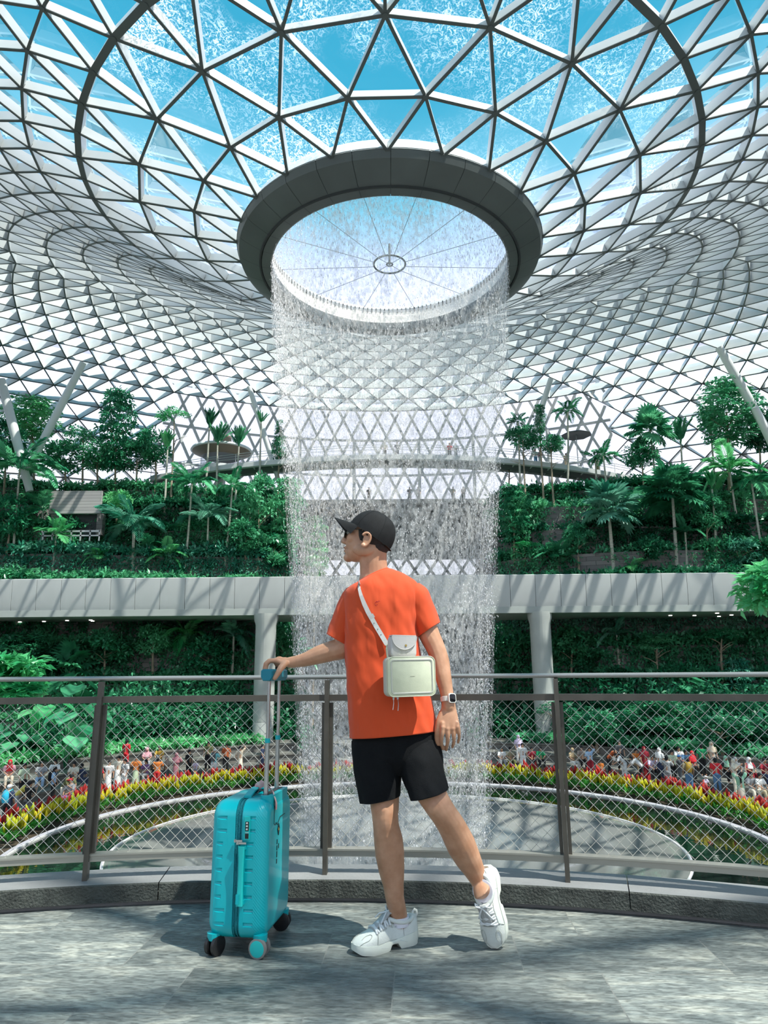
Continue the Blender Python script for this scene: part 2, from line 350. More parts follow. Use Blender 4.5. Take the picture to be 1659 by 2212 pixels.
n = nd(t, 'ShaderNodeTexNoise', i_Scale=2.5, i_Detail=2.0); t.links.new(coords(t), n.inputs['Vector']); bu = nd(t, 'ShaderNodeBump', i_Strength=.25, i_Distance=.02); t.links.new(n.outputs[0], bu.inputs['Height']); t.links.new(bu.outputs[0], p.inputs['Normal']); t.links.new(p.outputs[0], out.inputs[0])
b = MB(); b.lathe([(11.7, -6.90), (15.45, -6.90)], (AX, AY, CZ), n=128); tag(b.build('pool_water', m, ang=0), 'still dark ring of pool water mirroring the flowers', 'water', kind='stuff')
m_stone = mat('plaza_stone', (.26, .26, .24), .6, var=.2, vscale=.8, bump=.3, bscale=20)
b = MB(); b.lathe([(15.44, -7.0), (15.44, -6.83), (15.50, -6.825), (15.50, -6.86)], (AX, AY, CZ), n=128); tag(b.build('trim_2', m_rim, ang=20), 'pale stone edge around the pool', 'edging', kind='structure')
m_soil = mat('soil', (.05, .035, .02), .9, var=.3)
b = MB(); b.lathe([(15.6, -6.76), (17.1, -6.7)], (AX, AY, CZ), n=128); tag(b.build('ground_soil', m_soil, ang=0), 'dark planting soil under the flower ring', 'soil', kind='structure')
b = MB(); b.lathe([(17.1, -6.9), (17.1, -6.45), (17.3, -6.42), (17.32, -6.5), (60, -6.5)], (AX, AY, CZ), n=96); tag(b.build('ground_plaza', m_stone, ang=20), 'grey stone plaza around the pool', 'paving', kind='structure')
# ------------------------------------------------------------------ hillside terraces
m_rock = None
def stonewall(name, c1, c2, mort, sx=1.1, sy=.42):
    m, t, out = nt(name); p = nd(t, 'ShaderNodeBsdfPrincipled'); p.inputs['Roughness'].default_value = .85
    g = nd(t, 'ShaderNodeNewGeometry'); sp = nd(t, 'ShaderNodeSeparateXYZ'); t.links.new(g.outputs['Position'], sp.inputs[0])
    ad = nd(t, 'ShaderNodeMath', operation='ADD'); t.links.new(sp.outputs[0], ad.inputs[0]); t.links.new(sp.outputs[1], ad.inputs[1])
    cb = nd(t, 'ShaderNodeCombineXYZ'); t.links.new(ad.outputs[0], cb.inputs[0]); t.links.new(sp.outputs[2], cb.inputs[1])
    br = nd(t, 'ShaderNodeTexBrick', i_Scale=1.0, i_Mortar_Size=.012); br.inputs['Brick Width'].default_value = sx; br.inputs['Row Height'].default_value = sy
    br.inputs['Color1'].default_value = (*c1, 1); br.inputs['Color2'].default_value = (*c2, 1); br.inputs['Mortar'].default_value = (*mort, 1)
    t.links.new(cb.outputs[0], br.inputs['Vector']); t.links.new(br.outputs[0], p.inputs['Base Color'])
    b = nd(t, 'ShaderNodeBump', i_Strength=.5, i_Distance=.05); t.links.new(br.outputs['Fac'], b.inputs['Height']); b.invert = True; t.links.new(b.outputs[0], p.inputs['Normal'])
    t.links.new(p.outputs[0], out.inputs[0]); return m
m_wall = stonewall('terrace_stone', (.25, .225, .21), (.15, .14, .135), (.05, .045, .04))
m_rockd = stonewall('canyon_rock', (.13, .135, .13), (.08, .085, .085), (.03, .03, .03), 1.6, .6)
LY = [59, 60.3, 61.6, 62.9, 64.2, 65.8, 67.6, 69.6, 71.8]
LZ = [-3.5, -.7, 2.2, 5.2, 8.2, 11, 13.8, 16.5, 18.8]
def xin(n, s): return (8.4 + .15 * n) if s < 0 else (10.2 + .2 * n)
def yfront(n, x):
    s = -1 if x < 0 else 1; e = abs(x) - xin(n, s)
    return LY[n] + 5.5 * math.exp(-max(0, e) / 2.6) - .0022 * x * x + .5 * math.sin(x * .35 + n * 1.7)
def terrain(x, y):
    s = -1 if x < 0 else 1
    for n in range(8, -1, -1):
        if abs(x) >= xin(n, s) and y >= yfront(n, x): return LZ[n] + CZ
    r = math.hypot(x - AX, y - AY)
    if r > 26 and y > 40: return -5.0 + CZ
    if r > 24.3 and y > 34: return -5.1 + CZ
    if r > 22.3 and y > 34: return -5.6 + CZ
    if r > 20.3 and y > 34: return -6.05 + CZ
    return -6.5 + CZ
def march(px, py, y0=40, y1=82):
    Y = y0
    while Y < y1:
        p = at(px, py, Y)
        if p.z <= terrain(p.x, p.y) + .02: return p
        Y += .08
    p = at(px, py, 60); Yf = 71.5 - .0042 * p.x * p.x if abs(p.x) > 9 else 72
    p = at(px, py, Yf); p.z = min(p.z, terrain(p.x, p.y)); return p
for s, nm in ((-1, 'wall_left'), (1, 'wall_right')):
    b = MB()
    for n in range(9):
        xs = [xin(n, s) + 1.0 * k for k in range(int(57 - xin(n, s)) + 1)]
        lo = (LZ[n - 1] if n else -6.5) - .3; f = [V(s * x, yfront(n, s * x), 0) for x in xs]; back = (lambda x: yfront(n + 1, s * x) + .6 if abs(x) >= xin(n + 1, s) else yfront(n, s * x) + 4) if n < 8 else (lambda x: 86)
        b.loft([[p + V(0, 0, lo + CZ) for p in f], [p + V(0, 0, LZ[n] + CZ) for p in f], [p + V(0, .35, LZ[n] + CZ) for p in f], [p + V(0, .35, LZ[n] + CZ - .25) for p in f], [V(p.x, back(abs(p.x)), LZ[n] + CZ - .25) for p in f]], False, False)
        x0 = s * xin(n, s); b.poly([V(x0, yfront(n, x0), lo + CZ), V(x0, 86, lo + CZ), V(x0, 86, LZ[n] + CZ), V(x0, yfront(n, x0), LZ[n] + CZ)])
    o = b.build(nm, m_wall, smooth=False); tag(o, 'stone terraces of the planted hillside on the %s' % ('left' if s < 0 else 'right'), 'terrace wall', kind='structure')
m_step = mat('step_stone', (.17, .165, .145), .6, var=.25, vscale=1.2, bump=.3, bscale=20)
# seat steps round the plaza
for s, nm in ((-1, 'trim_3'), (1, 'trim_4')):
    a0, a1 = (math.radians(100), math.radians(163)) if s > 0 else (math.radians(197), math.radians(262))
    b = MB()
    for r0_, r1_, z in ((20.3, 22.35, -6.05), (22.3, 24.35, -5.6), (24.3, 26.05, -5.1), (26, 36, -5.0)):
        b.lathe([(r0_ + .1, -6.6), (r0_ + .1, z - .12), (r0_, z - .1), (r0_, z), (r1_, z)], (AX, AY, CZ), 40, a0, a1)
    tag(b.build(nm, m_step, smooth=False), 'stone seating steps on the %s of the pool' % ('left' if s < 0 else 'right'), 'steps', kind='structure')

b = MB(); m_drum = mat('drum_wall', (.42, .43, .41), .7, var=.15, vscale=.3)
for seg in ([-150 + 2 * k for k in range(151)],):
    top = [roof_pt(rows[-1], a) for a in seg]; b.loft([top, [V(p.x, p.y, -6.6 + CZ) for p in top]], False, False)
tag(b.build('wall_round', m_drum, smooth=False), 'plain outer wall under the rim of the glass dome', 'wall', kind='structure')

# ------------------------------------------------------------------ far facade and canyon wall
m_bluewhite = glassmat('facade_glass', (.93, .95, .97), .04, .3)
m_lat = mat('facade_lattice', (.62, .63, .64), .5)
def fp(a, z, r=53.2):
    A = math.radians(a); return V(AX + r * math.sin(A), AY - r * math.cos(A), z + CZ)
b = MB(); b.lathe([(53.4, 20.2), (53.4, 34.8)], (AX, AY, CZ), 40, math.radians(150), math.radians(210)); win = b.build('window_1', m_bluewhite, smooth=False); tag(win, 'tall pale glass facade behind the waterfall', 'window', kind='structure')
b = MB()
for k in range(-2, 26):
    for sgn in (1, -1):
        P = []
        for i in range(9):
            a = 150 + k * 2.4 + sgn * (i - 4) * .95
            P.append((a, 20.2 + i * 14.6 / 8))
        for (a, z), (a2, z2) in zip(P, P[1:]):
            if 150 <= a <= 210 and 150 <= a2 <= 210: b.beam(fp(a, z), fp(a2, z2), .28, .3, (fp(a, 0, 54) - fp(a, 0, 53)).normalized())
for z in (20.3, 24.6, 29.3, 34.6):
    for k in range(60): b.beam(fp(150 + k, z), fp(151 + k, z), .22, .35, (fp(150.5 + k, 0, 54) - fp(150.5 + k, 0, 53)).normalized())
for a in (158, 168, 175.5, 184.5, 192, 202): b.tube([fp(a, 20.2, 52.6), fp(a, 29, 52.6)], .2, 8)
b.build('window_frame', m_lat, win, smooth=False)
b = MB()
b.box((0, 83, 16.85 + CZ), (36, 1.2, 6.8)); b.box((0, 83, 2.0 + CZ), (36, 1.2, 17.6)); b.box((-15, 83, 12.1 + CZ), (6, 1.2, 2.8)); b.box((15.5, 83, 12.1 + CZ), (5, 1.2, 2.8))
b.box((0, 80, -6.7 + CZ), (40, 14, .4)); b.box((0, 81.9, 20.0 + CZ), (30, 3.2, .5))
tag(b.build('wall_back', m_rockd, smooth=False), 'dark rock wall of the canyon behind the waterfall', 'rock wall', kind='structure')
b = MB(); b.poly([V(-12, 83, 10.6 + CZ), V(13, 83, 10.6 + CZ), V(13, 83, 13.6 + CZ), V(-12, 83, 13.6 + CZ)]); w2 = b.build('window_2', m_bluewhite, smooth=False); tag(w2, 'low strip of bright lattice windows above the bridge', 'window', kind='structure')
b = MB()
for k in range(14):
    x = -12.5 + k * 1.9
    b.beam(V(x, 82.8, 10.7 + CZ), V(x + 1.9, 82.8, 13.5 + CZ), .3, .3, V(0, 1, 0)); b.beam(V(x + 1.9, 82.8, 10.7 + CZ), V(x, 82.8, 13.5 + CZ), .3, .3, V(0, 1, 0))
b.box((.5, 82.7, 11.4 + CZ), (25, .2, .15)); b.build('window_frame', m_rockd, w2, smooth=False)

# ------------------------------------------------------------------ concrete bridge on two columns
m_conc = mat('pale_concrete', (.58, .59, .57), .6, var=.10, vscale=.35, stretch=(1, 1, .25))
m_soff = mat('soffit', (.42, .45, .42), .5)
bridge = empty('concrete_bridge', (0, 55, CZ), label='long pale concrete bridge of wide panels crossing behind the waterfall', cat='bridge')
def by(x): return .55 - .016 * x
first = None
for k in range(42):
    x = -42 + 2.0 * k + 1
    if first is None:
        b = MB(); w2_ = .985
        prof = [(-.1, 7.65), (-.25, 7.6), (-.12, 5.5), (0.02, 4.95), (.35, 4.72), (.9, 4.62)]
        b.loft([[V(-w2_, y, z) for y, z in prof], [V(w2_, y, z) for y, z in prof]], False, False)
        b.loft([[V(-w2_, y, z) for y, z in ((-.1, 7.65), (.5, 7.65), (.5, 4.7))], [V(w2_, y, z) for y, z in ((-.1, 7.65), (.5, 7.65), (.5, 4.7))]], False, False)
        for sx in (-1, 1):
            q = [V(sx * w2_, y, z) for y, z in prof + [(.5, 7.65)]]; b.poly(q if sx < 0 else q[::-1])
        first = o = b.build('fascia_panel', m_conc, bridge, ang=25)
    else:
        o = first.copy(); COL.objects.link(o)
    o.location = (x, by(x), 0); o.rotation_euler = (0, 0, -.016)
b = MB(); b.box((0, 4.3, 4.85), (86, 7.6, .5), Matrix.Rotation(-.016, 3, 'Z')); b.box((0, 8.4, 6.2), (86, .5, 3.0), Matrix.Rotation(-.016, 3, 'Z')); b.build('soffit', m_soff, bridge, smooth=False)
m_lamp = bpy.data.materials.new('downlight'); m_lamp.use_nodes = True; _p = m_lamp.node_tree.nodes['Principled BSDF']; _p.inputs['Emission Color'].default_value = (1, .95, .85, 1); _p.inputs['Emission Strength'].default_value = 3
dl = None
for px, py in ((43, 1343), (40, 1349), (95, 1342), (145, 1340), (147, 1346), (196, 1339), (200, 1341), (1448, 1329), (1500, 1329), (1549, 1324), (1553, 1331), (1580, 1328)):
    p = onz(px, py, CZ + 4.6) - Vector((0, 55, CZ))
    if dl is None:
        b = MB(); b.tube([V(0, 0, 0), V(0, 0, -.05)], .14, 10); dl = b.build('downlight', m_lamp, bridge); o = dl
    else: o = dl.copy(); COL.objects.link(o)
    o.location = p
m_col = mat('column_concrete', (.46, .48, .45), .65, var=.12, vscale=.5)
for pxt, pxb, lab in ((568, 563, 'round concrete column under the bridge behind the suitcase handle'), (1168, 1178, 'round concrete column under the bridge near the right fence post')):
    c = onz(pxb, 1650, -6.5 + CZ); c.y = 56.0; c.x = (pxb - 829.5) / 1500 * 53.3
    root = empty('bridge_column', (c.x, c.y, -6.5 + CZ), label=lab, cat='column')
    b = MB(); b.lathe([(.80, -.3), (.80, 2.9), (.79, 2.92), (.79, 2.95)], n=32); b.build('base', m_col, root)
    b = MB(); b.lathe([(.74, 2.95), (.80, 2.96), (.82, 10.3), (.95, 10.75), (.98, 11.2)], n=32); b.build('shaft', m_col, root)

# ------------------------------------------------------------------ curved canopy bridge
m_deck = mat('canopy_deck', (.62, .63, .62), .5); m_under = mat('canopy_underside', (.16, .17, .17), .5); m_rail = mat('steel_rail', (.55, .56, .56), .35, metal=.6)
cb = empty('canopy_bridge', (1, 70, CZ + 22.3), label='slender curved footbridge hung high across the valley through the waterfall', cat='bridge')
def cbp(x): 
    return V(x, .0062 * x * x if x < 0 else .008 * x * x, (-.0012 * x * x if x < 0 else -.0012 * x * x))
xs = [-27 + k for k in range(55)]
def strip(prof):
    return [[cbp(x) + V(0, y, z) for y, z in prof] for x in xs]
b = MB(); b.loft(strip([(0, .25), (-.12, .2), (-.12, -.3), (.1, -.4), (.1, .25)]), True); b.loft(strip([(2.9, .25), (2.9, -.4), (3.1, -.3), (3.1, .25)]), True); b.loft(strip([(.1, .1), (.1, .2), (2.9, .2), (2.9, .1)]), True); b.build('deck', m_deck, cb, ang=25)
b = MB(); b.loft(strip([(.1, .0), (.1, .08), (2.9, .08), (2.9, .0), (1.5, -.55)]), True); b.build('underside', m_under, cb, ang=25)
for x in xs[::2]: b = MB(); b.beam(cbp(x) + V(0, .05, -.36), cbp(x) + V(0, 3.0, -.36), .14, .16, V(0, 0, 1)); b.build('cross_rib', m_deck, cb, smooth=False)
rl = MB()
for yy in (0, 3.0):
    for h in (.75, 1.05, 1.3): rl.tube([cbp(x) + V(0, yy, h) for x in xs], .03, 5)
    for x in xs[::2]: rl.tube([cbp(x) + V(0, yy, .2), cbp(x) + V(0, yy, 1.3)], .03, 5)
rl.build('railing', m_rail, cb)
# round cafe pavilion at its left end
m_timber = mat('warm_soffit', (.22, .17, .12), .5); m_white = mat('white_paint', (.8, .81, .8), .45)
pav = empty('pavilion', at(478, 1003, 76), label='round glass pavilion with a white rimmed canopy behind the palms', cat='pavilion')
b = MB(); b.lathe([(0, 2.05), (2.2, 2.0), (3.4, 1.7), (3.5, 1.5), (3.3, 1.42)], n=40); b.build('canopy', m_white, pav)
b = MB(); b.lathe([(3.3, 1.42), (2.2, .9), (2.1, .75)], n=40); b.build('soffit', m_timber, pav)
b = MB(); b.lathe([(2.3, .75), (2.3, -.6)], n=40); b.build('glass_wall', m_bluewhite, pav)
b = MB(); b.lathe([(0, 3.4), (1.0, 3.3), (1.1, 2.1)], n=24); b.build('roof_drum', m_timber, pav)
b = MB(); b.lathe([(0, -.6), (2.6, -.6), (2.6, -1.2), (.4, -1.5), (.4, -6)], n=32); b.build('base', m_white, pav)
m_para = mat('dark_parasol', (.05, .055, .055), .6)
par = empty('parasol', at(1246, 962, 76), label='dark flat parasol beside the canopy bridge on the right', cat='parasol')
b = MB(); b.lathe([(0, 1.6), (1.5, 1.35), (1.75, 1.2), (1.7, 1.15), (0, 1.3)], n=8); b.build('canopy', m_para, par, smooth=False)
b = MB(); b.tube([V(0, 0, -3), V(0, 0, 1.5)], .06, 6); b.build('pole', m_rail, par)
# slanted struts carrying the dome
for (x1, y1, x2, y2, Y, r, lab) in ((2, 820, 42, 975, 64, .46, 'pale slanted steel column rising past the leftmost trees'), (180, 783, 96, 945, 65, .38, 'pale slanted steel column leaning right above the left garden'), (538, 835, 582, 975, 72, .30, 'slim white steel column behind the narrow upright palm'), (1190, 818, 1162, 905, 75, .34, 'slim white steel column left of the tall palm on the bridge'), (1553, 750, 1648, 915, 65, .44, 'pale slanted steel column behind the big tree on the right'), (1630, 880, 1668, 960, 64, .38, 'pale steel column at the right rim beside the big tree')):
    p = at(x1, y1, Y); q = at(x2, y2, Y + 1); q = q + (q - p) * .55
    b = MB(); n_ = 12; b.tube([lerp(p, q, i / n_) for i in range(n_ + 1)], [r * (.55 + .45 * math.sin(PI * min(1, .25 + .6 * i / n_))) for i in range(n_ + 1)], 14); o = b.build('steel_column', m_white); tag(o, lab, 'column')
# ------------------------------------------------------------------ plants
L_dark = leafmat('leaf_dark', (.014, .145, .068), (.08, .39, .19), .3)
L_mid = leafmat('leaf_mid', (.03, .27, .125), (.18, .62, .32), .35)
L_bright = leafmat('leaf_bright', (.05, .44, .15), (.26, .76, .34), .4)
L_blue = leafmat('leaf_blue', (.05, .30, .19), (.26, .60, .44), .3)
m_bark = mat('bark', (.34, .27, .19), .8, var=.35, vscale=4, stretch=(1, 1, .4)); m_palebark = mat('pale_bark', (.48, .46, .38), .7, var=.25, vscale=5, stretch=(.4, .4, 3))
def rvec(): 
    v = rng.normal(size=3); return Vector(v / np.linalg.norm(v))
def leaf(mb, p, d, up, L, W, fold=.15):
    d = d.normalized(); s = d.cross(up); s = s.normalized() if s.length > 1e-4 else Vector((1, 0, 0)); u = s.cross(d)
    m_ = p + d * (L * .5)
    mb.add([p, m_ + s * (W / 2) + u * (W * fold), p + d * L - u * (L * .12), m_ - s * (W / 2) + u * (W * fold)], [(0, 1, 2, 3)])
def blob(mb, c, r, n, L, W=None, flat=1.0, droop=.2):
    c = Vector(c); r = r if isinstance(r, tuple) else (r, r, r)
    for _ in range(n):
        v = rvec(); k = (.55 + .45 * rng.random())
        if v.z < -.3: v.z *= -.5
        p = c + Vector((v.x * r[0], v.y * r[1], v.z * r[2])) * k
        d = (v * .7 + rvec() * .8); d.z = d.z * flat - droop; l = L * (.6 + .8 * rng.random())
        leaf(mb, p, d, Vector((0, 0, 1)) * .8 + rvec() * .6, l, (W or L * .45) * (.7 + .6 * rng.random()))
# undergrowth beds, one mass per terrace run
gi = 0
for s in (-1, 1):
    for n in range(-1, 9):
        b = MB(); xs_ = xin(max(n, 0), s)
        for _ in range(640 if n >= 0 else 520):
            x = s * (xs_ + (40 - xs_) * rng.random())
            if n >= 0:
                y0 = yfront(n, x); y1 = yfront(n + 1, x) if n < 8 and abs(x) > xin(n + 1, s) else y0 + 3
                y = y0 - .1 + (min(y1, y0 + 2.2) - y0) * rng.random() ** 1.6; z = LZ[n] + CZ
                cl = mnoise.noise(Vector((x * .22, n * 3.1, s * 5)))
                if cl < -.34 and rng.random() < .85: continue
                r_ = .35 + .5 * rng.random(); h = r_ * (.8 + .6 * (cl + .3))
                blob(b, (x, y, z + h * .5), (r_, r_, h), 18, .46)
                if rng.random() < .55:  # trailing down the wall
                    lo = LZ[n - 1] if n else -6
                    zz_ = z
                    for q in range(int(3 + 7 * rng.random())):
                        zz_ -= .28; blob(b, (x + rng.normal(0, .15), yfront(n, x) - .18, zz_), (.25, .12, .2), 3, .34, droop=.7)
            else:
                a = math.radians(100 + 55 * rng.random()) ; r = 26.3 + 8 * rng.random(); x = AX + s * r * math.sin(a); y = AY - r * math.cos(a)
                if y > yfront(0, x) and abs(x) > xin(0, s): continue
                h = .5 + .9 * rng.random(); blob(b, (x, y, -5.0 + CZ + h * .5), (.8, .8, h), 22, .5)
        mt = [L_dark, L_mid, L_mid, L_dark, L_mid, L_mid, L_blue, L_mid, L_dark, L_mid][(n + 1 + (s > 0) * 3) % 10] if s < 0 else [L_dark, L_dark, L_mid, L_dark, L_blue, L_dark, L_mid, L_dark, L_mid, L_mid][n + 1]
        o = b.build('undergrowth', mt, ang=0); sd = 'left' if s < 0 else 'right'
        nth = ['foot of', 'lowest tier of', 'second tier of', 'third tier of', 'fourth tier of', 'fifth tier of', 'sixth tier of', 'seventh tier of', 'eighth tier of', 'top tier of'][n + 1]
        tag(o, 'leafy undergrowth and creepers on the %s the %s hillside' % (nth, sd), 'plants', kind='stuff')
# low hedges behind the seat steps
for s in (-1, 1):
    b = MB()
    for _ in range(420):
        a = math.radians((98 if s > 0 else 97) + 60 * rng.random()); r = 24.7 + 1.2 * rng.random(); blob(b, (AX + s * r * math.sin(a), AY - r * math.cos(a), -5.0 + CZ + .2), (.4, .4, .35), 14, .34)
    o = b.build('hedge', L_bright if s < 0 else L_mid, ang=0); tag(o, 'low %s hedge along the top of the %s seating steps' % (('bright green', 'left') if s < 0 else ('green', 'right')), 'hedge', kind='stuff')
    b = MB()
    for _ in range(200):
        a = math.radians(97 + 40 * rng.random()); r = 27 + 1.5 * rng.random(); blob(b, (AX + s * r * math.sin(a), AY - r * math.cos(a), -4.6 + CZ), (.6, .6, .7), 14, .45)
    o = b.build('hedge', L_mid if s < 0 else L_dark, ang=0); tag(o, 'taller leafy hedge rising behind the %s seating steps' % ('left' if s < 0 else 'right'), 'hedge', kind='stuff')

# tall planting close behind the standing crowd
for s, lo_, hi_, R0_ in ((-1, 127, 166, 26.6), (1, 108, 166, 26.6)):
    for part_, m_, nm in ((0, L_dark, 'lower'), (1, L_dark, 'upper')):
        b = MB()
        for _ in range(620):
            a = math.radians(lo_ + (hi_ - lo_) * rng.random()); r = R0_ + (1.0 + 3.5 * part_) * rng.random() + 1.2 * part_; h = (2.2 if not part_ else 4.4) * (.5 + .6 * rng.random()) + (.8 + .5 * mnoise.noise(V(a * 9, s, part_)))
            blob(b, (AX + s * r * math.sin(a), AY - r * math.cos(a), -5.9 + CZ + h * rng.random()), (.6, .6, .6), 16, .48)
        o = b.build('shrubbery', m_, ang=0); tag(o, '%s bank of dense shrubs directly behind the %s crowd' % (nm, 'left' if s < 0 else 'right'), 'shrubs', kind='stuff')
# leafy crowns (unit size: radius 1) -------------------------------------------------
def crown_mesh(name, kind, seed):
    global rng
    rng = np.random.default_rng(seed); b = MB()
    if kind == 'round':
        for _ in range(26):
            v = rvec(); c = Vector((v.x * .68, v.y * .68, v.z * .72)); blob(b, c, .34, 70, .19)
    elif kind == 'layered':
        for k in range(9):
            z = -1 + 2 * k / 8; R_ = .85 * math.sqrt(max(.12, 1 - (z * .85) ** 2))
            for j in range(5):
                a = 2 * PI * (j + rng.random()) / 5; q = R_ * (.45 + .4 * rng.random()); blob(b, (q * math.cos(a), q * math.sin(a), z), (.38, .38, .11), 64, .17, flat=.4)
    elif kind == 'wispy':
        for _ in range(16):
            v = rvec(); blob(b, (v.x * .75, v.y * .75, abs(v.z) * .5 - .1 + .2 * rng.random()), (.34, .34, .10), 54, .14, flat=.3)
    elif kind == 'cone':
        for k in range(10):
            z = -1 + 2 * k / 9; R_ = .8 * (1 - (k / 9.6)) + .05
            for j in range(max(1, int(6 * (1 - k / 11)))):
                a = 2 * PI * rng.random(); blob(b, (R_ * .6 * math.cos(a), R_ * .6 * math.sin(a), z), (.3, .3, .16), 60, .16)
    return b
CROWN = {}
def crown(kind, v, m):
    key = (kind, v, m.name)
    if key not in CROWN:
        o = crown_mesh('crown', kind, hash((len(kind), v)) % 999 + v).build('crown', m, ang=0); CROWN[key] = o.data; bpy.data.objects.remove(o)
    return CROWN[key]
def tree(cx, cy, bx, by_, rx, rz, kind, v, m, label, Y=None, tr=.11, cat='tree', name='broadleaf_tree', group=None):
    base = march(bx, by_) if Y is None else Vector((at(bx, by_, Y).x, Y, terrain(at(bx, by_, Y).x, Y)))
    c = at(cx, cy, base.y); s = base.y / 1540.0; base.z = min(base.z, terrain(base.x, base.y + .05))
    root = empty(name, base, label=label, cat=cat, group=group)
    R_, Z_ = rx * s, rz * s; h = c.z - base.z; dx = c.x - base.x
    b = MB(); pts = [V(dx * t_ ** 1.5, .12 * math.sin(t_ * 5 + v), h * t_ - .2 * (t_ == 0)) for t_ in [i / 8 for i in range(9)]]
    b.tube(pts, [tr * (1.15 - .65 * i / 8) for i in range(9)], 7)
    for k in range(5):
        a = 2 * PI * k / 5 + v; p0 = lerp(pts[5], pts[8], k / 6); b.tube([p0, p0 + V(math.cos(a) * R_ * .35, math.sin(a) * R_ * .35, Z_ * .25), p0 + V(math.cos(a) * R_ * .7, math.sin(a) * R_ * .7, Z_ * .4)], [tr * .45, tr * .3, tr * .12], 5)
    b.build('trunk', m_bark, root)
    o = bpy.data.objects.new('crown', crown(kind, v, m)); COL.objects.link(o); o.parent = root; o.location = (dx, 0, h); o.scale = (R_, R_, Z_); o.rotation_euler = (0, 0, v * 1.3)
    return root
# palm fronds (unit length along +x, z up)
def feather(seed, droop, nl=26, w=.028, ll=.34):
    r_ = np.random.default_rng(seed); b = MB(); P = []
    for i in range(nl + 1):
        t_ = i / nl; P.append(V(t_ * (1 - .12 * droop * t_), 0, .42 * t_ * (1 - .2 * t_) - droop * .62 * t_ ** 2.4))
    b.tube(P, [.012 * (1 - .8 * i / nl) for i in range(nl + 1)], 4)
    for i in range(4, nl):
        t_ = i / nl; d = (P[i + 1] - P[i - 1]).normalized(); L = ll * (math.sin(PI * min(1, .18 + t_ * .85)) ** .7)
        for s in (-1, 1):
            dd = V(0, s, 0) * .8 + d * .65 + V(0, 0, .1 - .25 * droop + r_.normal(0, .08)); leaf(b, P[i], dd, V(0, 0, 1), L * (.85 + .3 * r_.random()), w * 2, .1)
    return b
def fan(seed, n=20, span=300):
    r_ = np.random.default_rng(seed); b = MB(); b.tube([V(0, 0, 0), V(.3, 0, .1), V(.52, 0, .12)], [.012, .01, .008], 4)
    for k in range(n):
        a = math.radians(-span / 2 + span * k / (n - 1)); d = V(math.cos(a), math.sin(a), -.1 + .08 * r_.normal()); L = .48 * (.8 + .2 * math.cos(a)) 
        p = V(.52, 0, .12); s_ = V(-math.sin(a), math.cos(a), 0); e = p + d * L; mdl = p + d * (L * .62)
        b.add([p, mdl + s_ * .055, e - V(0, 0, .08), mdl - s_ * .055 ], [(0, 1, 2, 3)])
    return b
def upright(seed):
    r_ = np.random.default_rng(seed); b = MB(); P = [V(.25 * t_ * t_, 0, .95 * t_ - .1 * t_ * t_) for t_ in [i / 10 for i in range(11)]]
    b.tube(P, [.014 * (1 - .8 * i / 10) for i in range(11)], 4)
    for i in range(2, 10):
        for s in (-1, 1):
            for q in range(3): leaf(b, lerp(P[i], P[i + 1], q / 3), V(.25, s * .5, .75 + r_.normal(0, .12)), V(1, 0, .2), .30, .05, .1)
    return b
FR_ = {}
for i in range(3): FR_['feather%d' % i] = feather(i, .35 + .45 * i).build('frond', L_mid, ang=0).data
FR_['droop'] = feather(9, 1.5).build('frond', L_mid, ang=0).data
for i in range(2): FR_['fan%d' % i] = fan(i).build('frond', L_mid, ang=0).data
for i in range(2): FR_['up%d' % i] = upright(i).build('frond', L_mid, ang=0).data
for o in [o for o in bpy.data.objects if o.name.startswith('frond')]: bpy.data.objects.remove(o)
FRM = {}
def frmesh(key, m):
    if (key, m.name) not in FRM:
        d = FR_[key].copy(); d.materials.clear(); d.materials.append(m); FRM[(key, m.name)] = d
    return FRM[(key, m.name)]
def palm(cx, cy, bx, by_, size, kind, n, m, label, Y=None, tr=.10, seed=1, bark=None, cat='palm', tilt=0, group=None):
    """crown pixel, foot pixel, frond length in pixels"""
    r_ = np.random.default_rng(seed + 50)
    base = march(bx, by_) if Y is None else Vector((at(bx, by_, Y).x, Y, terrain(at(bx, by_, Y).x, Y)))
    c = at(cx, cy, base.y); S = size * base.y / 1540.0
    root = empty('palm_tree', base, label=label, cat=cat, group=group); dx, h = c.x - base.x, c.z - base.z
    b = MB(); N_ = 10; pts = [V(dx * (t_ + .12 * math.sin(PI * t_)), 0, h * t_ - (.3 if t_ == 0 else 0)) for t_ in [i / N_ for i in range(N_ + 1)]]
    b.tube(pts, [tr * (1.25 - .45 * i / N_) for i in range(N_ + 1)], 8); b.build('trunk', bark or m_palebark, root)
    for k in range(n):
        key = {'feather': ('feather0', 'feather1', 'feather2', 'droop')[k % 4], 'fan': 'fan%d' % (k % 2), 'up': 'up%d' % (k % 2)}[kind]
        o = bpy.data.objects.new('frond', frmesh(key, m)); COL.objects.link(o); o.parent = root; o.location = (dx, 0, h)
        a = 2.399963 * k + seed; q = k / max(1, n - 1)
        el = {'feather': -(.85 - 1.0 * q), 'fan': -(1.25 - 2.0 * q), 'up': .25 * r_.normal()}[kind]
        o.rotation_euler = (r_.normal(0, .25) if kind == 'fan' else 0, el + .1 * r_.normal() + tilt, a); o.scale = (S * (.85 + .3 * r_.random()),) * 3
    return root
P_ = palm
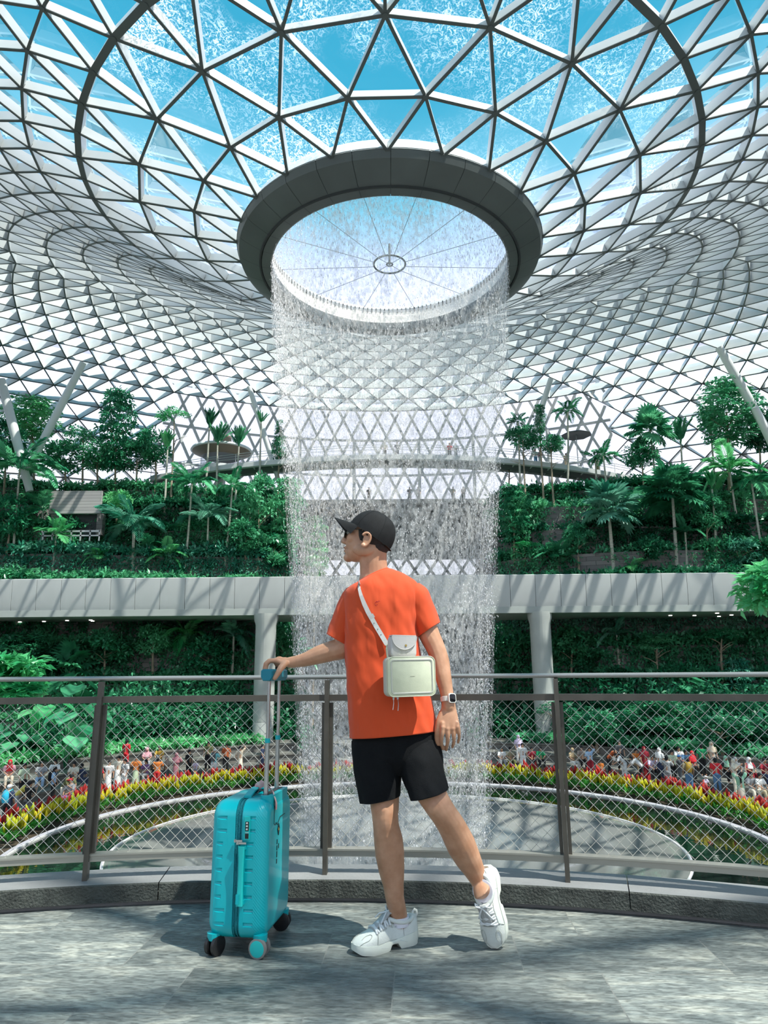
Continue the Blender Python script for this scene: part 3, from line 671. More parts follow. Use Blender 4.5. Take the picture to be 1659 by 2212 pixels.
# left hillside
P_(43, 1012, 26, 1236, 120, 'feather', 11, L_mid, 'tall palm at the left rim with a drooping frond', seed=1)
P_(92, 1104, 92, 1194, 58, 'feather', 10, L_mid, 'small bushy palm below the stone balcony', seed=2)
P_(122, 1155, 113, 1233, 55, 'feather', 11, L_bright, 'short bright green palm in front of the dark opening', seed=3)
P_(290, 1135, 286, 1256, 95, 'feather', 12, L_blue, 'large arching palm with pale trunk rising just behind the bridge on the left', seed=4, tr=.15)
P_(360, 1205, 360, 1253, 58, 'feather', 13, L_bright, 'low spreading palm behind the bridge beside the large pale-trunked palm', seed=5)
P_(362, 972, 355, 1124, 42, 'up', 7, L_bright, 'young palm with a bright upright spear below the wispy tree', seed=6)
P_(415, 1045, 398, 1250, 72, 'feather', 13, L_mid, 'thick palm crown above a slender trunk left of the canopy bridge end', seed=7)
P_(452, 925, 443, 1085, 46, 'up', 9, L_dark, 'taller of the twin upright palms in front of the pavilion', seed=8)
P_(470, 962, 468, 1085, 48, 'up', 10, L_mid, 'shorter of the twin upright palms in front of the pavilion', seed=9)
P_(516, 965, 510, 1020, 50, 'up', 9, L_mid, 'upright palm crossing the left end of the canopy bridge', seed=10)
P_(564, 915, 564, 985, 28, 'up', 6, L_bright, 'lone narrow palm tuft on a bare stem beside the slim white column', seed=11)
P_(502, 1053, 486, 1215, 52, 'feather', 11, L_mid, 'leaning palm under the left end of the canopy bridge', seed=12)
P_(450, 1118, 447, 1254, 75, 'feather', 13, L_blue, 'palm with long hanging fronds left of the waterfall', seed=13)
P_(322, 1180, 322, 1254, 40, 'feather', 9, L_mid, 'small palm between the two pale-trunked palms', seed=14)
P_(210, 1205, 205, 1254, 40, 'feather', 12, L_bright, 'bright fern-like palm low behind the bridge on the left', seed=15)
# right hillside
P_(1226, 890, 1226, 1065, 44, 'feather', 12, L_dark, 'tall slim palm piercing the canopy bridge on the right', seed=21)
P_(1119, 912, 1119, 990, 34, 'feather', 9, L_dark, 'small dark palm beside the waterfall above the canopy bridge', seed=22)
P_(1405, 930, 1415, 1026, 60, 'fan', 24, L_mid, 'fan palm high on the right terraces left of the big tree', seed=23)
P_(1303, 985, 1314, 1055, 42, 'feather', 10, L_mid, 'thicker of two palms at the right end of the canopy bridge', seed=24)
P_(1286, 990, 1289, 1060, 36, 'feather', 8, L_dark, 'thinner of two palms at the right end of the canopy bridge', seed=25)
P_(1315, 1105, 1326, 1236, 78, 'fan', 30, L_blue, 'large round fan palm just right of the waterfall', seed=26, tr=.16)
P_(1452, 1065, 1462, 1236, 82, 'fan', 30, L_dark, 'large dark fan palm at the middle of the right hillside', seed=27, tr=.15)
P_(1471, 960, 1474, 1060, 60, 'up', 8, L_mid, 'palm with one tall upright frond behind the dark fan palm', seed=28)
P_(1577, 1020, 1601, 1185, 78, 'feather', 11, L_bright, 'bright green palm on a long pale leaning trunk at the right', seed=29)
P_(1538, 1057, 1548, 1195, 42, 'up', 7, L_bright, 'small bright palm tuft left of the leaning palm', seed=30)
P_(1624, 1045, 1652, 1232, 62, 'feather', 11, L_mid, 'palm at the right rim on a thin slanting trunk', seed=31)
P_(1536, 940, 1545, 1060, 62, 'up', 9, L_bright, 'palm with fresh yellow-green fronds below the big tree', seed=32)
P_(1205, 1208, 1205, 1246, 62, 'feather', 14, L_dark, 'low dark palm spreading behind the bridge right of the waterfall', seed=33)
P_(1365, 1232, 1365, 1244, 48, 'feather', 9, L_bright, 'low palm with a bright heart showing over the bridge', seed=34)
P_(1480, 1150, 1484, 1240, 50, 'feather', 9, L_dark, 'shaded palm under the dark fan palm', seed=35)
# under the bridge
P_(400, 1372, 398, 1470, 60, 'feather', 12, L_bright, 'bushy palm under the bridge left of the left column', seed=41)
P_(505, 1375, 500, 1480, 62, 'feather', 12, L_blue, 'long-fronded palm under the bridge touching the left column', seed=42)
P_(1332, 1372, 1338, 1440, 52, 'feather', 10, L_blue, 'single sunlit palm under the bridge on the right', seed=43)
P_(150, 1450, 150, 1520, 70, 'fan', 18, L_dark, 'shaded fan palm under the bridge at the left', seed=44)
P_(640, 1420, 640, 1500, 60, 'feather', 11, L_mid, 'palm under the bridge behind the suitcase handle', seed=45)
# broadleaf trees
T_ = tree
T_(70, 905, 70, 1085, 66, 45, 'layered', 1, L_bright, 'bright feathery tree at the far left below the slanted column')
T_(252, 930, 247, 1065, 50, 88, 'layered', 2, L_mid, 'tall layered tree rising highest over the left hillside')
T_(178, 950, 178, 1062, 55, 55, 'wispy', 3, L_mid, 'open airy tree between the bright tree and the tall layered tree')
T_(376, 905, 373, 1030, 42, 40, 'wispy', 4, L_bright, 'thin pale wispy tree left of the twin palms')
T_(603, 950, 603, 985, 26, 42, 'cone', 5, L_dark, 'dark cone-shaped tree beside the waterfall on the left')
T_(335, 960, 335, 1060, 42, 55, 'round', 6, L_mid, 'leafy tree under the wispy tree on the left')
T_(140, 990, 140, 1060, 55, 42, 'round', 7, L_dark, 'dark rounded tree behind the left balcony')
T_(210, 985, 210, 1062, 48, 40, 'round', 8, L_mid, 'rounded tree left of the tall layered tree')
T_(295, 990, 295, 1068, 44, 40, 'round', 9, L_dark, 'dark low tree right of the tall layered tree')
T_(10, 960, 8, 1090, 50, 60, 'round', 10, L_mid, 'tree cut by the left rim behind the slanted column')
T_(20, 1120, 15, 1200, 50, 55, 'round', 11, L_mid, 'leafy tree at the left rim beside the tall palm trunk')
T_(560, 1080, 556, 1235, 48, 60, 'round', 12, L_mid, 'dense leafy tree left of the waterfall under the canopy bridge')
T_(620, 1110, 617, 1240, 42, 75, 'layered', 13, L_mid, 'flowering tree half veiled by the left side of the waterfall')
T_(530, 1160, 530, 1248, 46, 48, 'round', 14, L_dark, 'dark bush tree behind the bridge near the waterfall')
T_(590, 1190, 590, 1248, 50, 46, 'round', 15, L_mid, 'green bush tree at the left foot of the waterfall veil')
T_(255, 1085, 250, 1150, 34, 30, 'round', 16, L_bright, 'round bright shrub tree beside the stone balcony')
T_(680, 1190, 680, 1246, 34, 70, 'layered', 17, L_bright, 'pale green tree seen through the waterfall beside the cap')
T_(1569, 890, 1575, 1040, 78, 66, 'layered', 20, L_mid, 'big spreading tree topping the right hillside', tr=.18)
T_(1640, 930, 1645, 1050, 50, 60, 'round', 21, L_dark, 'dark tree at the right rim behind the big tree')
T_(1130, 950, 1130, 1000, 44, 34, 'round', 22, L_dark, 'dense tree on the canopy bridge side of the waterfall')
T_(1166, 905, 1168, 990, 16, 32, 'layered', 23, L_dark, 'slim dark tree between two palms at the canopy bridge')
T_(1190, 960, 1190, 1000, 34, 22, 'round', 24, L_dark, 'low dark bush behind the two people on the canopy bridge')
T_(1385, 985, 1390, 1040, 44, 36, 'round', 25, L_mid, 'leafy tree under the high fan palm')
T_(1110, 1110, 1112, 1220, 44, 60, 'layered', 26, L_mid, 'flowering creeper tree at the right side of the waterfall')
T_(1135, 1183, 1134, 1238, 36, 26, 'wispy', 27, L_bright, 'young tree with bright top in front of the right rock wall')
T_(1597, 1195, 1597, 1238, 46, 36, 'round', 28, L_blue, 'pale leafed bush behind the bridge at the right')
T_(1250, 1165, 1250, 1240, 36, 36, 'round', 29, L_dark, 'dark tree left of the large round fan palm')
T_(1530, 1110, 1530, 1220, 44, 44, 'round', 30, L_dark, 'shaded tree behind the leaning palm')
T_(1410, 1185, 1410, 1240, 44, 34, 'round', 31, L_dark, 'dark bush between the two large fan palms')
T_(1100, 1010, 1100, 1080, 34, 30, 'wispy', 32, L_mid, 'small tree under the canopy bridge right of the waterfall')
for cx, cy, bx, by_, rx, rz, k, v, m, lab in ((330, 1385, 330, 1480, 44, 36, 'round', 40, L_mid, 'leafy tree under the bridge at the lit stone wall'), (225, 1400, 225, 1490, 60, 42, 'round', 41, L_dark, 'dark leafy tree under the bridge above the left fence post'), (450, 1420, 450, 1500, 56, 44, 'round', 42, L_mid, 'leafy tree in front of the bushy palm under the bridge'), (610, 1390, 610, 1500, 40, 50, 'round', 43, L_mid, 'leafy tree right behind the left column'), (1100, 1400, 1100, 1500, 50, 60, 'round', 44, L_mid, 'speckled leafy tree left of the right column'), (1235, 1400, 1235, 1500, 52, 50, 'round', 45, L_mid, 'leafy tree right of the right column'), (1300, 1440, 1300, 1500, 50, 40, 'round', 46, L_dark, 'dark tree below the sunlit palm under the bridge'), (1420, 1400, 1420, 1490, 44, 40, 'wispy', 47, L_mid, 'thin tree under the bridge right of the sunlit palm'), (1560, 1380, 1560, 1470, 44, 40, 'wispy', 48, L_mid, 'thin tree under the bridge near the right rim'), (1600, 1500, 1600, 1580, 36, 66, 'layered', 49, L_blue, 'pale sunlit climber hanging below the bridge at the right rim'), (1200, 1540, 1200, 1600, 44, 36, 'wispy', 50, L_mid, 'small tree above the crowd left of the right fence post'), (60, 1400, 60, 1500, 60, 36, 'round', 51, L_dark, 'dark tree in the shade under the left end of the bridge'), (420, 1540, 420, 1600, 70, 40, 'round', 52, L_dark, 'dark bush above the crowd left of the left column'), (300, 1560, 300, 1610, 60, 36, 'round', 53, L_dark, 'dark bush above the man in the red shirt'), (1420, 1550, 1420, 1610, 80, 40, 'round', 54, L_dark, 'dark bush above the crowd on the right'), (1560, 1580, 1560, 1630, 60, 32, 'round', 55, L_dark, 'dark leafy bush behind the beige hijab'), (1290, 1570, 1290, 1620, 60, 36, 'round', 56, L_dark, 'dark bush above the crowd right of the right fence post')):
    T_(cx, cy, bx, by_, rx, rz, k, v, m, lab)
# big-leaved plants at the left seating steps
def bigleaf(cx, cy, Y, n, L_, m, label):
    c = at(cx, cy, Y); z0 = terrain(c.x, Y); root = empty('elephant_ear', (c.x, Y, z0), label=label, cat='plant'); r_ = np.random.default_rng(cx)
    for k in range(n):
        b = MB(); a = 2.4 * k + cx; h = (c.z - z0) * (.6 + .6 * r_.random()); q = .5 + .7 * r_.random(); top = V(q * math.cos(a), q * math.sin(a), h)
        b.tube([V(0, 0, -.1), V(q * .3 * math.cos(a), q * .3 * math.sin(a), h * .7), top], [.04, .03, .02], 5)
        d = V(math.cos(a), math.sin(a) - .5, -.55).normalized(); s_, u_, _ = frame(d); l_ = L_ * (.7 + .5 * r_.random()); ring_ = []
        for t_, w_ in ((-.28, .22), (-.1, .42), (.15, .44), (.45, .33), (.75, .16)): ring_.append((t_, w_))
        mid = [top + d * (l_ * t_) + u_ * .02 for t_, _w in ring_] + [top + d * l_]
        lf = [top + d * (l_ * t_) + s_ * (l_ * w_) + u_ * (.1 * l_) for t_, w_ in ring_] + [top + d * l_]; rt = [top + d * (l_ * t_) - s_ * (l_ * w_) + u_ * (.1 * l_) for t_, w_ in ring_] + [top + d * l_]
        b.loft([lf, mid, rt], False, False); b.build('leaf', m, root, ang=0)
bigleaf(150, 1555, 45, 8, 1.5, L_mid, 'big-leaved plant left of the left fence post')
bigleaf(90, 1520, 46, 7, 1.4, L_bright, 'big-leaved plant under the bright bush at the left rim')
bigleaf(40, 1590, 45, 8, 1.2, L_mid, 'big-leaved plant low at the left rim')
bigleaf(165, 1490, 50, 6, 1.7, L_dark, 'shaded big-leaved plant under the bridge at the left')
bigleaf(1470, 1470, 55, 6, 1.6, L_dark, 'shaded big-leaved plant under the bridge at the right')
# nearer trees whose branches reach into the frame
def neartree(x, y, z, tx, R_, n, seed, label, L=.24, blobs=20):
    root = empty('broadleaf_tree', (tx, y, -6.5 + CZ), label=label, cat='tree'); b = MB(); h = z - (-6.5 + CZ)
    b.tube([V(0, 0, -.2), V(.05, 0, h * .5), V((x - tx) * .25, 0, h * .8), V((x - tx) * .6, 0, h * .97), V((x - tx), 0, h)], [.16, .13, .09, .05, .02], 8); b.build('trunk', m_bark, root)
    global rng
    rng = np.random.default_rng(seed); b = MB()
    for _ in range(blobs):
        v = rvec(); blob(b, (x - tx + v.x * R_[0], v.y * R_[1], h + v.z * R_[2]), .38 * max(R_), n, L, L * .42, flat=.5)
    b.build('crown', L_bright, root, ang=0)
p = at(1662, 1278, 15); neartree(p.x, 15, p.z, 9.6, (.60, .6, .42), 60, 5, 'nearby tree whose bright branch covers the right end of the bridge')
p = at(18, 1468, 15); neartree(p.x, 15, p.z, -9.4, (.60, .6, .36), 70, 6, 'nearby bright bush tree at the left rim behind the top rail')
# stone balcony in the left hillside
bp = march(165, 1150); sb = empty('stone_balcony', (bp.x, bp.y, bp.z), label='grey stone balcony with a dark opening among the left trees', cat='balcony')
Q = lambda x, y, dy=0: at(x, y, bp.y - .6 + dy) - bp
def slab(b, x0, y0, x1, y1, d0, d1):
    a_, c_ = Q(x0, y0), Q(x1, y1); b.box(((a_.x + c_.x) / 2, (d0 + d1) / 2 - .6, (a_.z + c_.z) / 2), (abs(c_.x - a_.x), d1 - d0, abs(c_.z - a_.z)))
b = MB(); slab(b, 112, 1062, 218, 1110, -.2, .1); b.build('parapet', stonewall('balcony_stone', (.42, .40, .38), (.36, .34, .33), (.12, .12, .12), 5, .3), sb, smooth=False)
b = MB(); slab(b, 125, 1110, 212, 1156, .4, .7); b.build('opening', m_dark, sb, smooth=False)
b = MB(); slab(b, 112, 1110, 126, 1156, -.1, .6); b.build('pier', m_wall, sb, smooth=False); b = MB(); slab(b, 211, 1110, 220, 1156, -.1, .6); b.build('pier', m_wall, sb, smooth=False)
b = MB(); slab(b, 100, 1150, 224, 1153, -.9, -.86); slab(b, 100, 1160, 224, 1162, -.9, -.86)
for k in range(7): slab(b, 102 + k * 20, 1150, 103 + k * 20, 1172, -.9, -.86)
b.build('railing', m_rail, sb, smooth=False)
# celosia ring
def celosia(seed, red):
    r_ = np.random.default_rng(seed); b = MB()
    b.mi = 0
    for _ in range(16):
        a = 2 * PI * r_.random(); d = V(math.cos(a) * .7, math.sin(a) * .7, .5 + r_.random()); leaf(b, V(.1 * math.cos(a), .1 * math.sin(a), .05 + .3 * r_.random()), d, V(0, 0, 1), .34, .10)
    b.mi = 1
    for _ in range(9):
        a = 2 * PI * r_.random(); q = .2 * r_.random(); h = .45 + .3 * r_.random(); p0 = V(q * math.cos(a), q * math.sin(a), h); p1 = p0 + V(.06 * math.cos(a), .06 * math.sin(a), .28 + .1 * r_.random())
        b.tube([p0 - V(0, 0, .05), lerp(p0, p1, .35), lerp(p0, p1, .7), p1], [.03, .065, .045, .008], 5)
    return b
m_yel = leafmat('celosia_yellow', (.42, .48, .01), (.75, .62, .02), .25, .6, 2); m_red = leafmat('celosia_red', (.34, .01, .015), (.55, .03, .02), .2, .6, 2); m_fg = leafmat('celosia_leaf', (.04, .32, .05), (.14, .52, .10), .35)
protos = {}
for i in range(3):
    protos[0, i] = celosia(i, 0).build('celosia', [m_fg, m_yel], ang=0); protos[1, i] = celosia(i + 7, 1).build('celosia', [m_fg, m_red], ang=0)
r_ = np.random.default_rng(3); used_ = set()
for row, R_, n, a0, a1, hz in ((0, 15.95, 128, 84, 276, 1.0), (1, 16.55, 100, 86, 274, 1.15)):
    for k in range(n):
        a = math.radians(a0 + (a1 - a0) * (k + .5 * row) / n + r_.normal(0, .15)); key = (row, int(r_.integers(3))); o = protos[key]
        if key in used_: o = o.copy(); COL.objects.link(o)
        used_.add(key); rr = R_ + r_.normal(0, .1)
        o.location = (AX + rr * math.sin(a), AY - rr * math.cos(a), -6.74 + CZ); o.rotation_euler = (0, 0, 6.28 * r_.random()); q = hz * (.85 + .35 * r_.random()); o.scale = (q * 1.1, q * 1.1, q)
        tag(o, 'yellow-green plumed flower in the front row of the pool ring' if row == 0 else 'red plumed flower in the back row of the pool ring', 'flower', 'yellow celosia round the pool' if row == 0 else 'red celosia round the pool')
# ------------------------------------------------------------------ visitors round the pool
def remesh(o, vox, smooth=4, keepname=None):
    m1 = o.modifiers.new('r', 'REMESH'); m1.mode = 'VOXEL'; m1.voxel_size = vox
    if smooth: m2 = o.modifiers.new('s', 'SMOOTH'); m2.iterations = smooth; m2.factor = .5
    dg = bpy.context.evaluated_depsgraph_get(); dg.update(); me = bpy.data.meshes.new_from_object(o.evaluated_get(dg)); mats = list(o.data.materials)
    o.modifiers.clear(); old = o.data; o.data = me; me.materials.clear()
    for m in mats: me.materials.append(m)
    me.polygons.foreach_set('use_smooth', [True] * len(me.polygons)); bpy.data.meshes.remove(old); return o
POSE = {
 'stand': dict(sh=(0, 1.36), hd=(0, -.01, 1.53), hip=.88, kn=[(-.10, -.02, .48), (.10, 0, .48)], an=[(-.11, 0, .07), (.11, .02, .07)], el=[(-.25, .02, 1.1), (.25, .02, 1.1)], wr=[(-.23, -.12, .88), (.24, -.10, .86)]),
 'photo': dict(sh=(0, 1.36), hd=(0, -.03, 1.53), hip=.88, kn=[(-.11, -.02, .48), (.11, 0, .48)], an=[(-.12, 0, .07), (.13, .02, .07)], el=[(-.26, -.16, 1.16), (.26, -.16, 1.16)], wr=[(-.08, -.36, 1.4), (.08, -.36, 1.4)]),
 'armsup': dict(sh=(0, 1.36), hd=(0, .02, 1.54), hip=.88, kn=[(-.10, 0, .48), (.10, 0, .48)], an=[(-.11, 0, .07), (.11, .02, .07)], el=[(-.30, -.06, 1.58), (.28, -.06, 1.56)], wr=[(-.34, -.18, 1.86), (.30, -.16, 1.82)]),
 'onearm': dict(sh=(0, 1.36), hd=(0, 0, 1.53), hip=.88, kn=[(-.10, 0, .48), (.12, 0, .48)], an=[(-.11, 0, .07), (.14, .02, .07)], el=[(-.25, .02, 1.1), (.30, -.02, 1.56)], wr=[(-.20, -.14, .92), (.16, -.06, 1.74)]),
 'sit': dict(sh=(-.02, .98), hd=(0, -.08, 1.16), hip=.47, kn=[(-.14, -.42, .50), (.14, -.42, .50)], an=[(-.13, -.44, .07), (.13, -.40, .07)], el=[(-.25, -.14, .74), (.25, -.14, .74)], wr=[(-.10, -.34, .62), (.10, -.34, .64)]),
 'bend': dict(sh=(-.36, 1.20), hd=(0, -.50, 1.30), hip=.88, kn=[(-.11, -.04, .48), (.11, 0, .48)], an=[(-.12, 0, .07), (.12, .05, .07)], el=[(-.22, -.52, .98), (.22, -.52, .98)], wr=[(-.10, -.66, .86), (.10, -.66, .86)]),
}
m_dummy = mat('cloth_plain', (.5, .5, .5), .8)
FIG = {}
def figure(pose):
    if pose in FIG: return FIG[pose]
    q = POSE[pose]; sy, sz = q['sh']; hd = Vector(q['hd']); hz = q['hip']; pel = V(0, 0, hz); S = [V(-.17, sy, sz), V(.17, sy, sz)]; nk = V(0, sy, sz + .06); D = {}
    b = MB()
    b.tube([pel + V(0, 0, -.05), lerp(pel, nk, .5), nk], [.12, .12, .09], 8); b.tube([nk - V(0, 0, .05), hd - V(0, 0, .05)], .055, 8); b.ball(hd, (.078, .095, .115), 10, 8); b.ball(hd + V(0, -.09, -.02), (.016, .025, .02), 6, 4)
    for i in (0, 1):
        s = -1 if i == 0 else 1; el, wr = Vector(q['el'][i]), Vector(q['wr'][i])
        b.tube([S[i], el, wr], [.05, .04, .03], 7); d = (wr - el).normalized(); b.ball(wr + d * .06, (.035, .035, .05), 7, 6)
        kn, an = Vector(q['kn'][i]), Vector(q['an'][i]); b.tube([pel + V(s * .09, 0, -.02), kn, lerp(kn, an, .35), an], [.085, .058, .055, .038], 8); b.box(an + V(0, -.06, -.03), (.08, .24, .07))
    o = remesh(b.build('body', m_dummy), .022, 2); D['body'] = o.data; bpy.data.objects.remove(o)
    b = MB(); up = lerp(pel, nk, 1)
    b.tube([pel + V(0, 0, -.08), pel + V(0, 0, .02), lerp(pel, nk, .5), lerp(pel, nk, .85), nk + V(0, 0, .0)], [.165, .165, .16, .19, .08], 12, flat=.68, up=V(0, 1, 0))
    for i in (0, 1):
        el = Vector(q['el'][i]); b.tube([S[i] + V(0, 0, .02), lerp(S[i], el, .45), lerp(S[i], el, .92)], [.075, .078, .07], 9)
    o = remesh(b.build('top', m_dummy), .03, 3); D['top'] = o.data; bpy.data.objects.remove(o)
    for nm, w_, fr in (('trousers', 1, .97), ('shorts', 1.12, .42)):
        b = MB(); b.tube([pel + V(0, 0, .06), pel + V(0, 0, -.06)], [.15, .165], 12, flat=.75)
        for i in (0, 1):
            s = -1 if i == 0 else 1; kn, an = Vector(q['kn'][i]), Vector(q['an'][i]); hp = pel + V(s * .09, 0, -.02); P = [hp, kn, an]
            pts = [lerp(hp, kn, min(1, 2 * f_)) if f_ <= .5 else lerp(kn, an, 2 * f_ - 1) for f_ in [fr * j / 6 for j in range(7)]]
            b.tube(pts, [.105 * w_, .10 * w_, .09 * w_, .085 * w_, .078 * w_, .072 * w_, .07 * w_], 9)
        o = remesh(b.build(nm, m_dummy), .03, 2); D[nm] = o.data; bpy.data.objects.remove(o)
    kn = (Vector(q['kn'][0]) + Vector(q['kn'][1])) / 2; an = (Vector(q['an'][0]) + Vector(q['an'][1])) / 2
    b = MB(); b.tube([pel + V(0, 0, .08), pel, lerp(pel, kn, .6), kn, lerp(kn, an, .5), an + V(0, 0, -.02)], [.15, .18, .20, .22, .24, .27], 14, flat=.8); o = b.build('skirt', m_dummy); D['skirt'] = o.data; bpy.data.objects.remove(o)
    b = MB(); b.ball(hd + V(0, .015, .03), (.092, .105, .105), 12, 8); b.ball(hd + V(0, .06, -.05), (.075, .05, .09), 10, 6); o = b.build('hair', m_dummy); D['hair'] = o.data; bpy.data.objects.remove(o)
    b = MB(); b.ball(hd + V(0, .015, .03), (.092, .105, .105), 12, 8); b.tube([hd + V(0, .07, .02), hd + V(0, .10, -.15), hd + V(0, .12, -.38)], [.08, .10, .05], 10, flat=.5); o = b.build('hair', m_dummy); D['longhair'] = o.data; bpy.data.objects.remove(o)
    b = MB(); b.ball(hd + V(0, .025, .02), (.105, .11, .125), 12, 8); b.tube([hd + V(0, .03, -.02), nk + V(0, 0, .02), nk + V(0, -.01, -.14), nk + V(0, 0, -.28)], [.095, .12, .19, .215], 14, flat=.75, up=V(0, 1, 0)); o = b.build('headscarf', m_dummy); D['headscarf'] = o.data; bpy.data.objects.remove(o)
    b = MB(); b.ball(hd + V(0, .01, .05), (.096, .11, .08), 12, 8); b.box(hd + V(0, -.13, .055), (.14, .11, .015)); o = b.build('cap', m_dummy); D['cap'] = o.data; bpy.data.objects.remove(o)
    c = lerp(pel, nk, .62); b = MB(); b.tube([c + V(0, .17, -.22), c + V(0, .19, -.1), c + V(0, .19, .14), c + V(0, .15, .24)], [.13, .155, .145, .08], 10, flat=.62, up=V(0, 1, 0))
    for s in (-1, 1): b.tube([c + V(s * .1, .13, .18), c + V(s * .13, -.02, .26), c + V(s * .12, -.13, .1), c + V(s * .14, .0, -.16)], .022, 5)
    o = b.build('backpack', m_dummy); D['backpack'] = o.data; bpy.data.objects.remove(o)
    FIG[pose] = D; return D
CLOTH = {}
PAL = dict(white=(.80, .80, .78), cream=(.74, .68, .54), black=(.012, .012, .014), navy=(.03, .045, .10), red=(.62, .02, .03), darkred=(.30, .015, .03), pink=(.66, .34, .38), dusty=(.40, .17, .20), orange=(.75, .22, .04), rust=(.45, .10, .03), mustard=(.48, .30, .04), yellow=(.72, .60, .12), green=(.02, .36, .13), mint=(.32, .62, .42), olive=(.16, .17, .07), palegreen=(.55, .66, .45), lightblue=(.38, .55, .75), blue=(.03, .20, .55), cyan=(.03, .45, .66), aqua=(.25, .68, .72), jeans=(.10, .22, .38), grey=(.34, .35, .36), darkgrey=(.10, .105, .11), purple=(.26, .12, .28), lavender=(.62, .52, .70), tan=(.46, .34, .20), khaki=(.42, .36, .23), taupe=(.36, .29, .24), beige=(.60, .50, .38), brown=(.12, .06, .03))
def cloth(c):
    if c not in CLOTH: CLOTH[c] = mat('cloth_' + c, PAL[c], .85, var=.15, vscale=9)
    return CLOTH[c]
m_skin2 = mat('skin_visitor', (.48, .27, .17), .55)
def visitor(px, py, pose, face, top, bottom, head, label, scale=1.0, Y=None, pack=None, child=False, on=None):
    if on is not None: p = at(px, py, on); p = Vector((p.x, p.y, p.z))
    else:
        p = march(px, py, 24, 62)
    k = scale * (.72 if child else 1.1)
    root = empty('person', p, math.radians(face), label=label, cat='person', group=None); root.scale = (k, k, k); D = figure(pose)
    def put(nm, key, m):
        o = bpy.data.objects.new(nm, D[key]); COL.objects.link(o); o.parent = root; o.material_slots[0].link = 'OBJECT'; o.material_slots[0].material = m; return o
    put('body', 'body', m_skin2); put('shirt' if bottom[0] != 'skirt' else 'bodice', 'top', cloth(top)); put(bottom[0], bottom[0], cloth(bottom[1])); put({'longhair': 'hair'}.get(head[0], head[0]), head[0], cloth(head[1]))
    if pack: put('backpack', 'backpack', cloth(pack))
    return root
H = ('hair', 'black'); LH = ('longhair', 'black'); tr_ = lambda c: ('trousers', c); sk = lambda c: ('skirt', c); sh_ = lambda c: ('shorts', c); hs = lambda c: ('headscarf', c); cp = lambda c: ('cap', c)
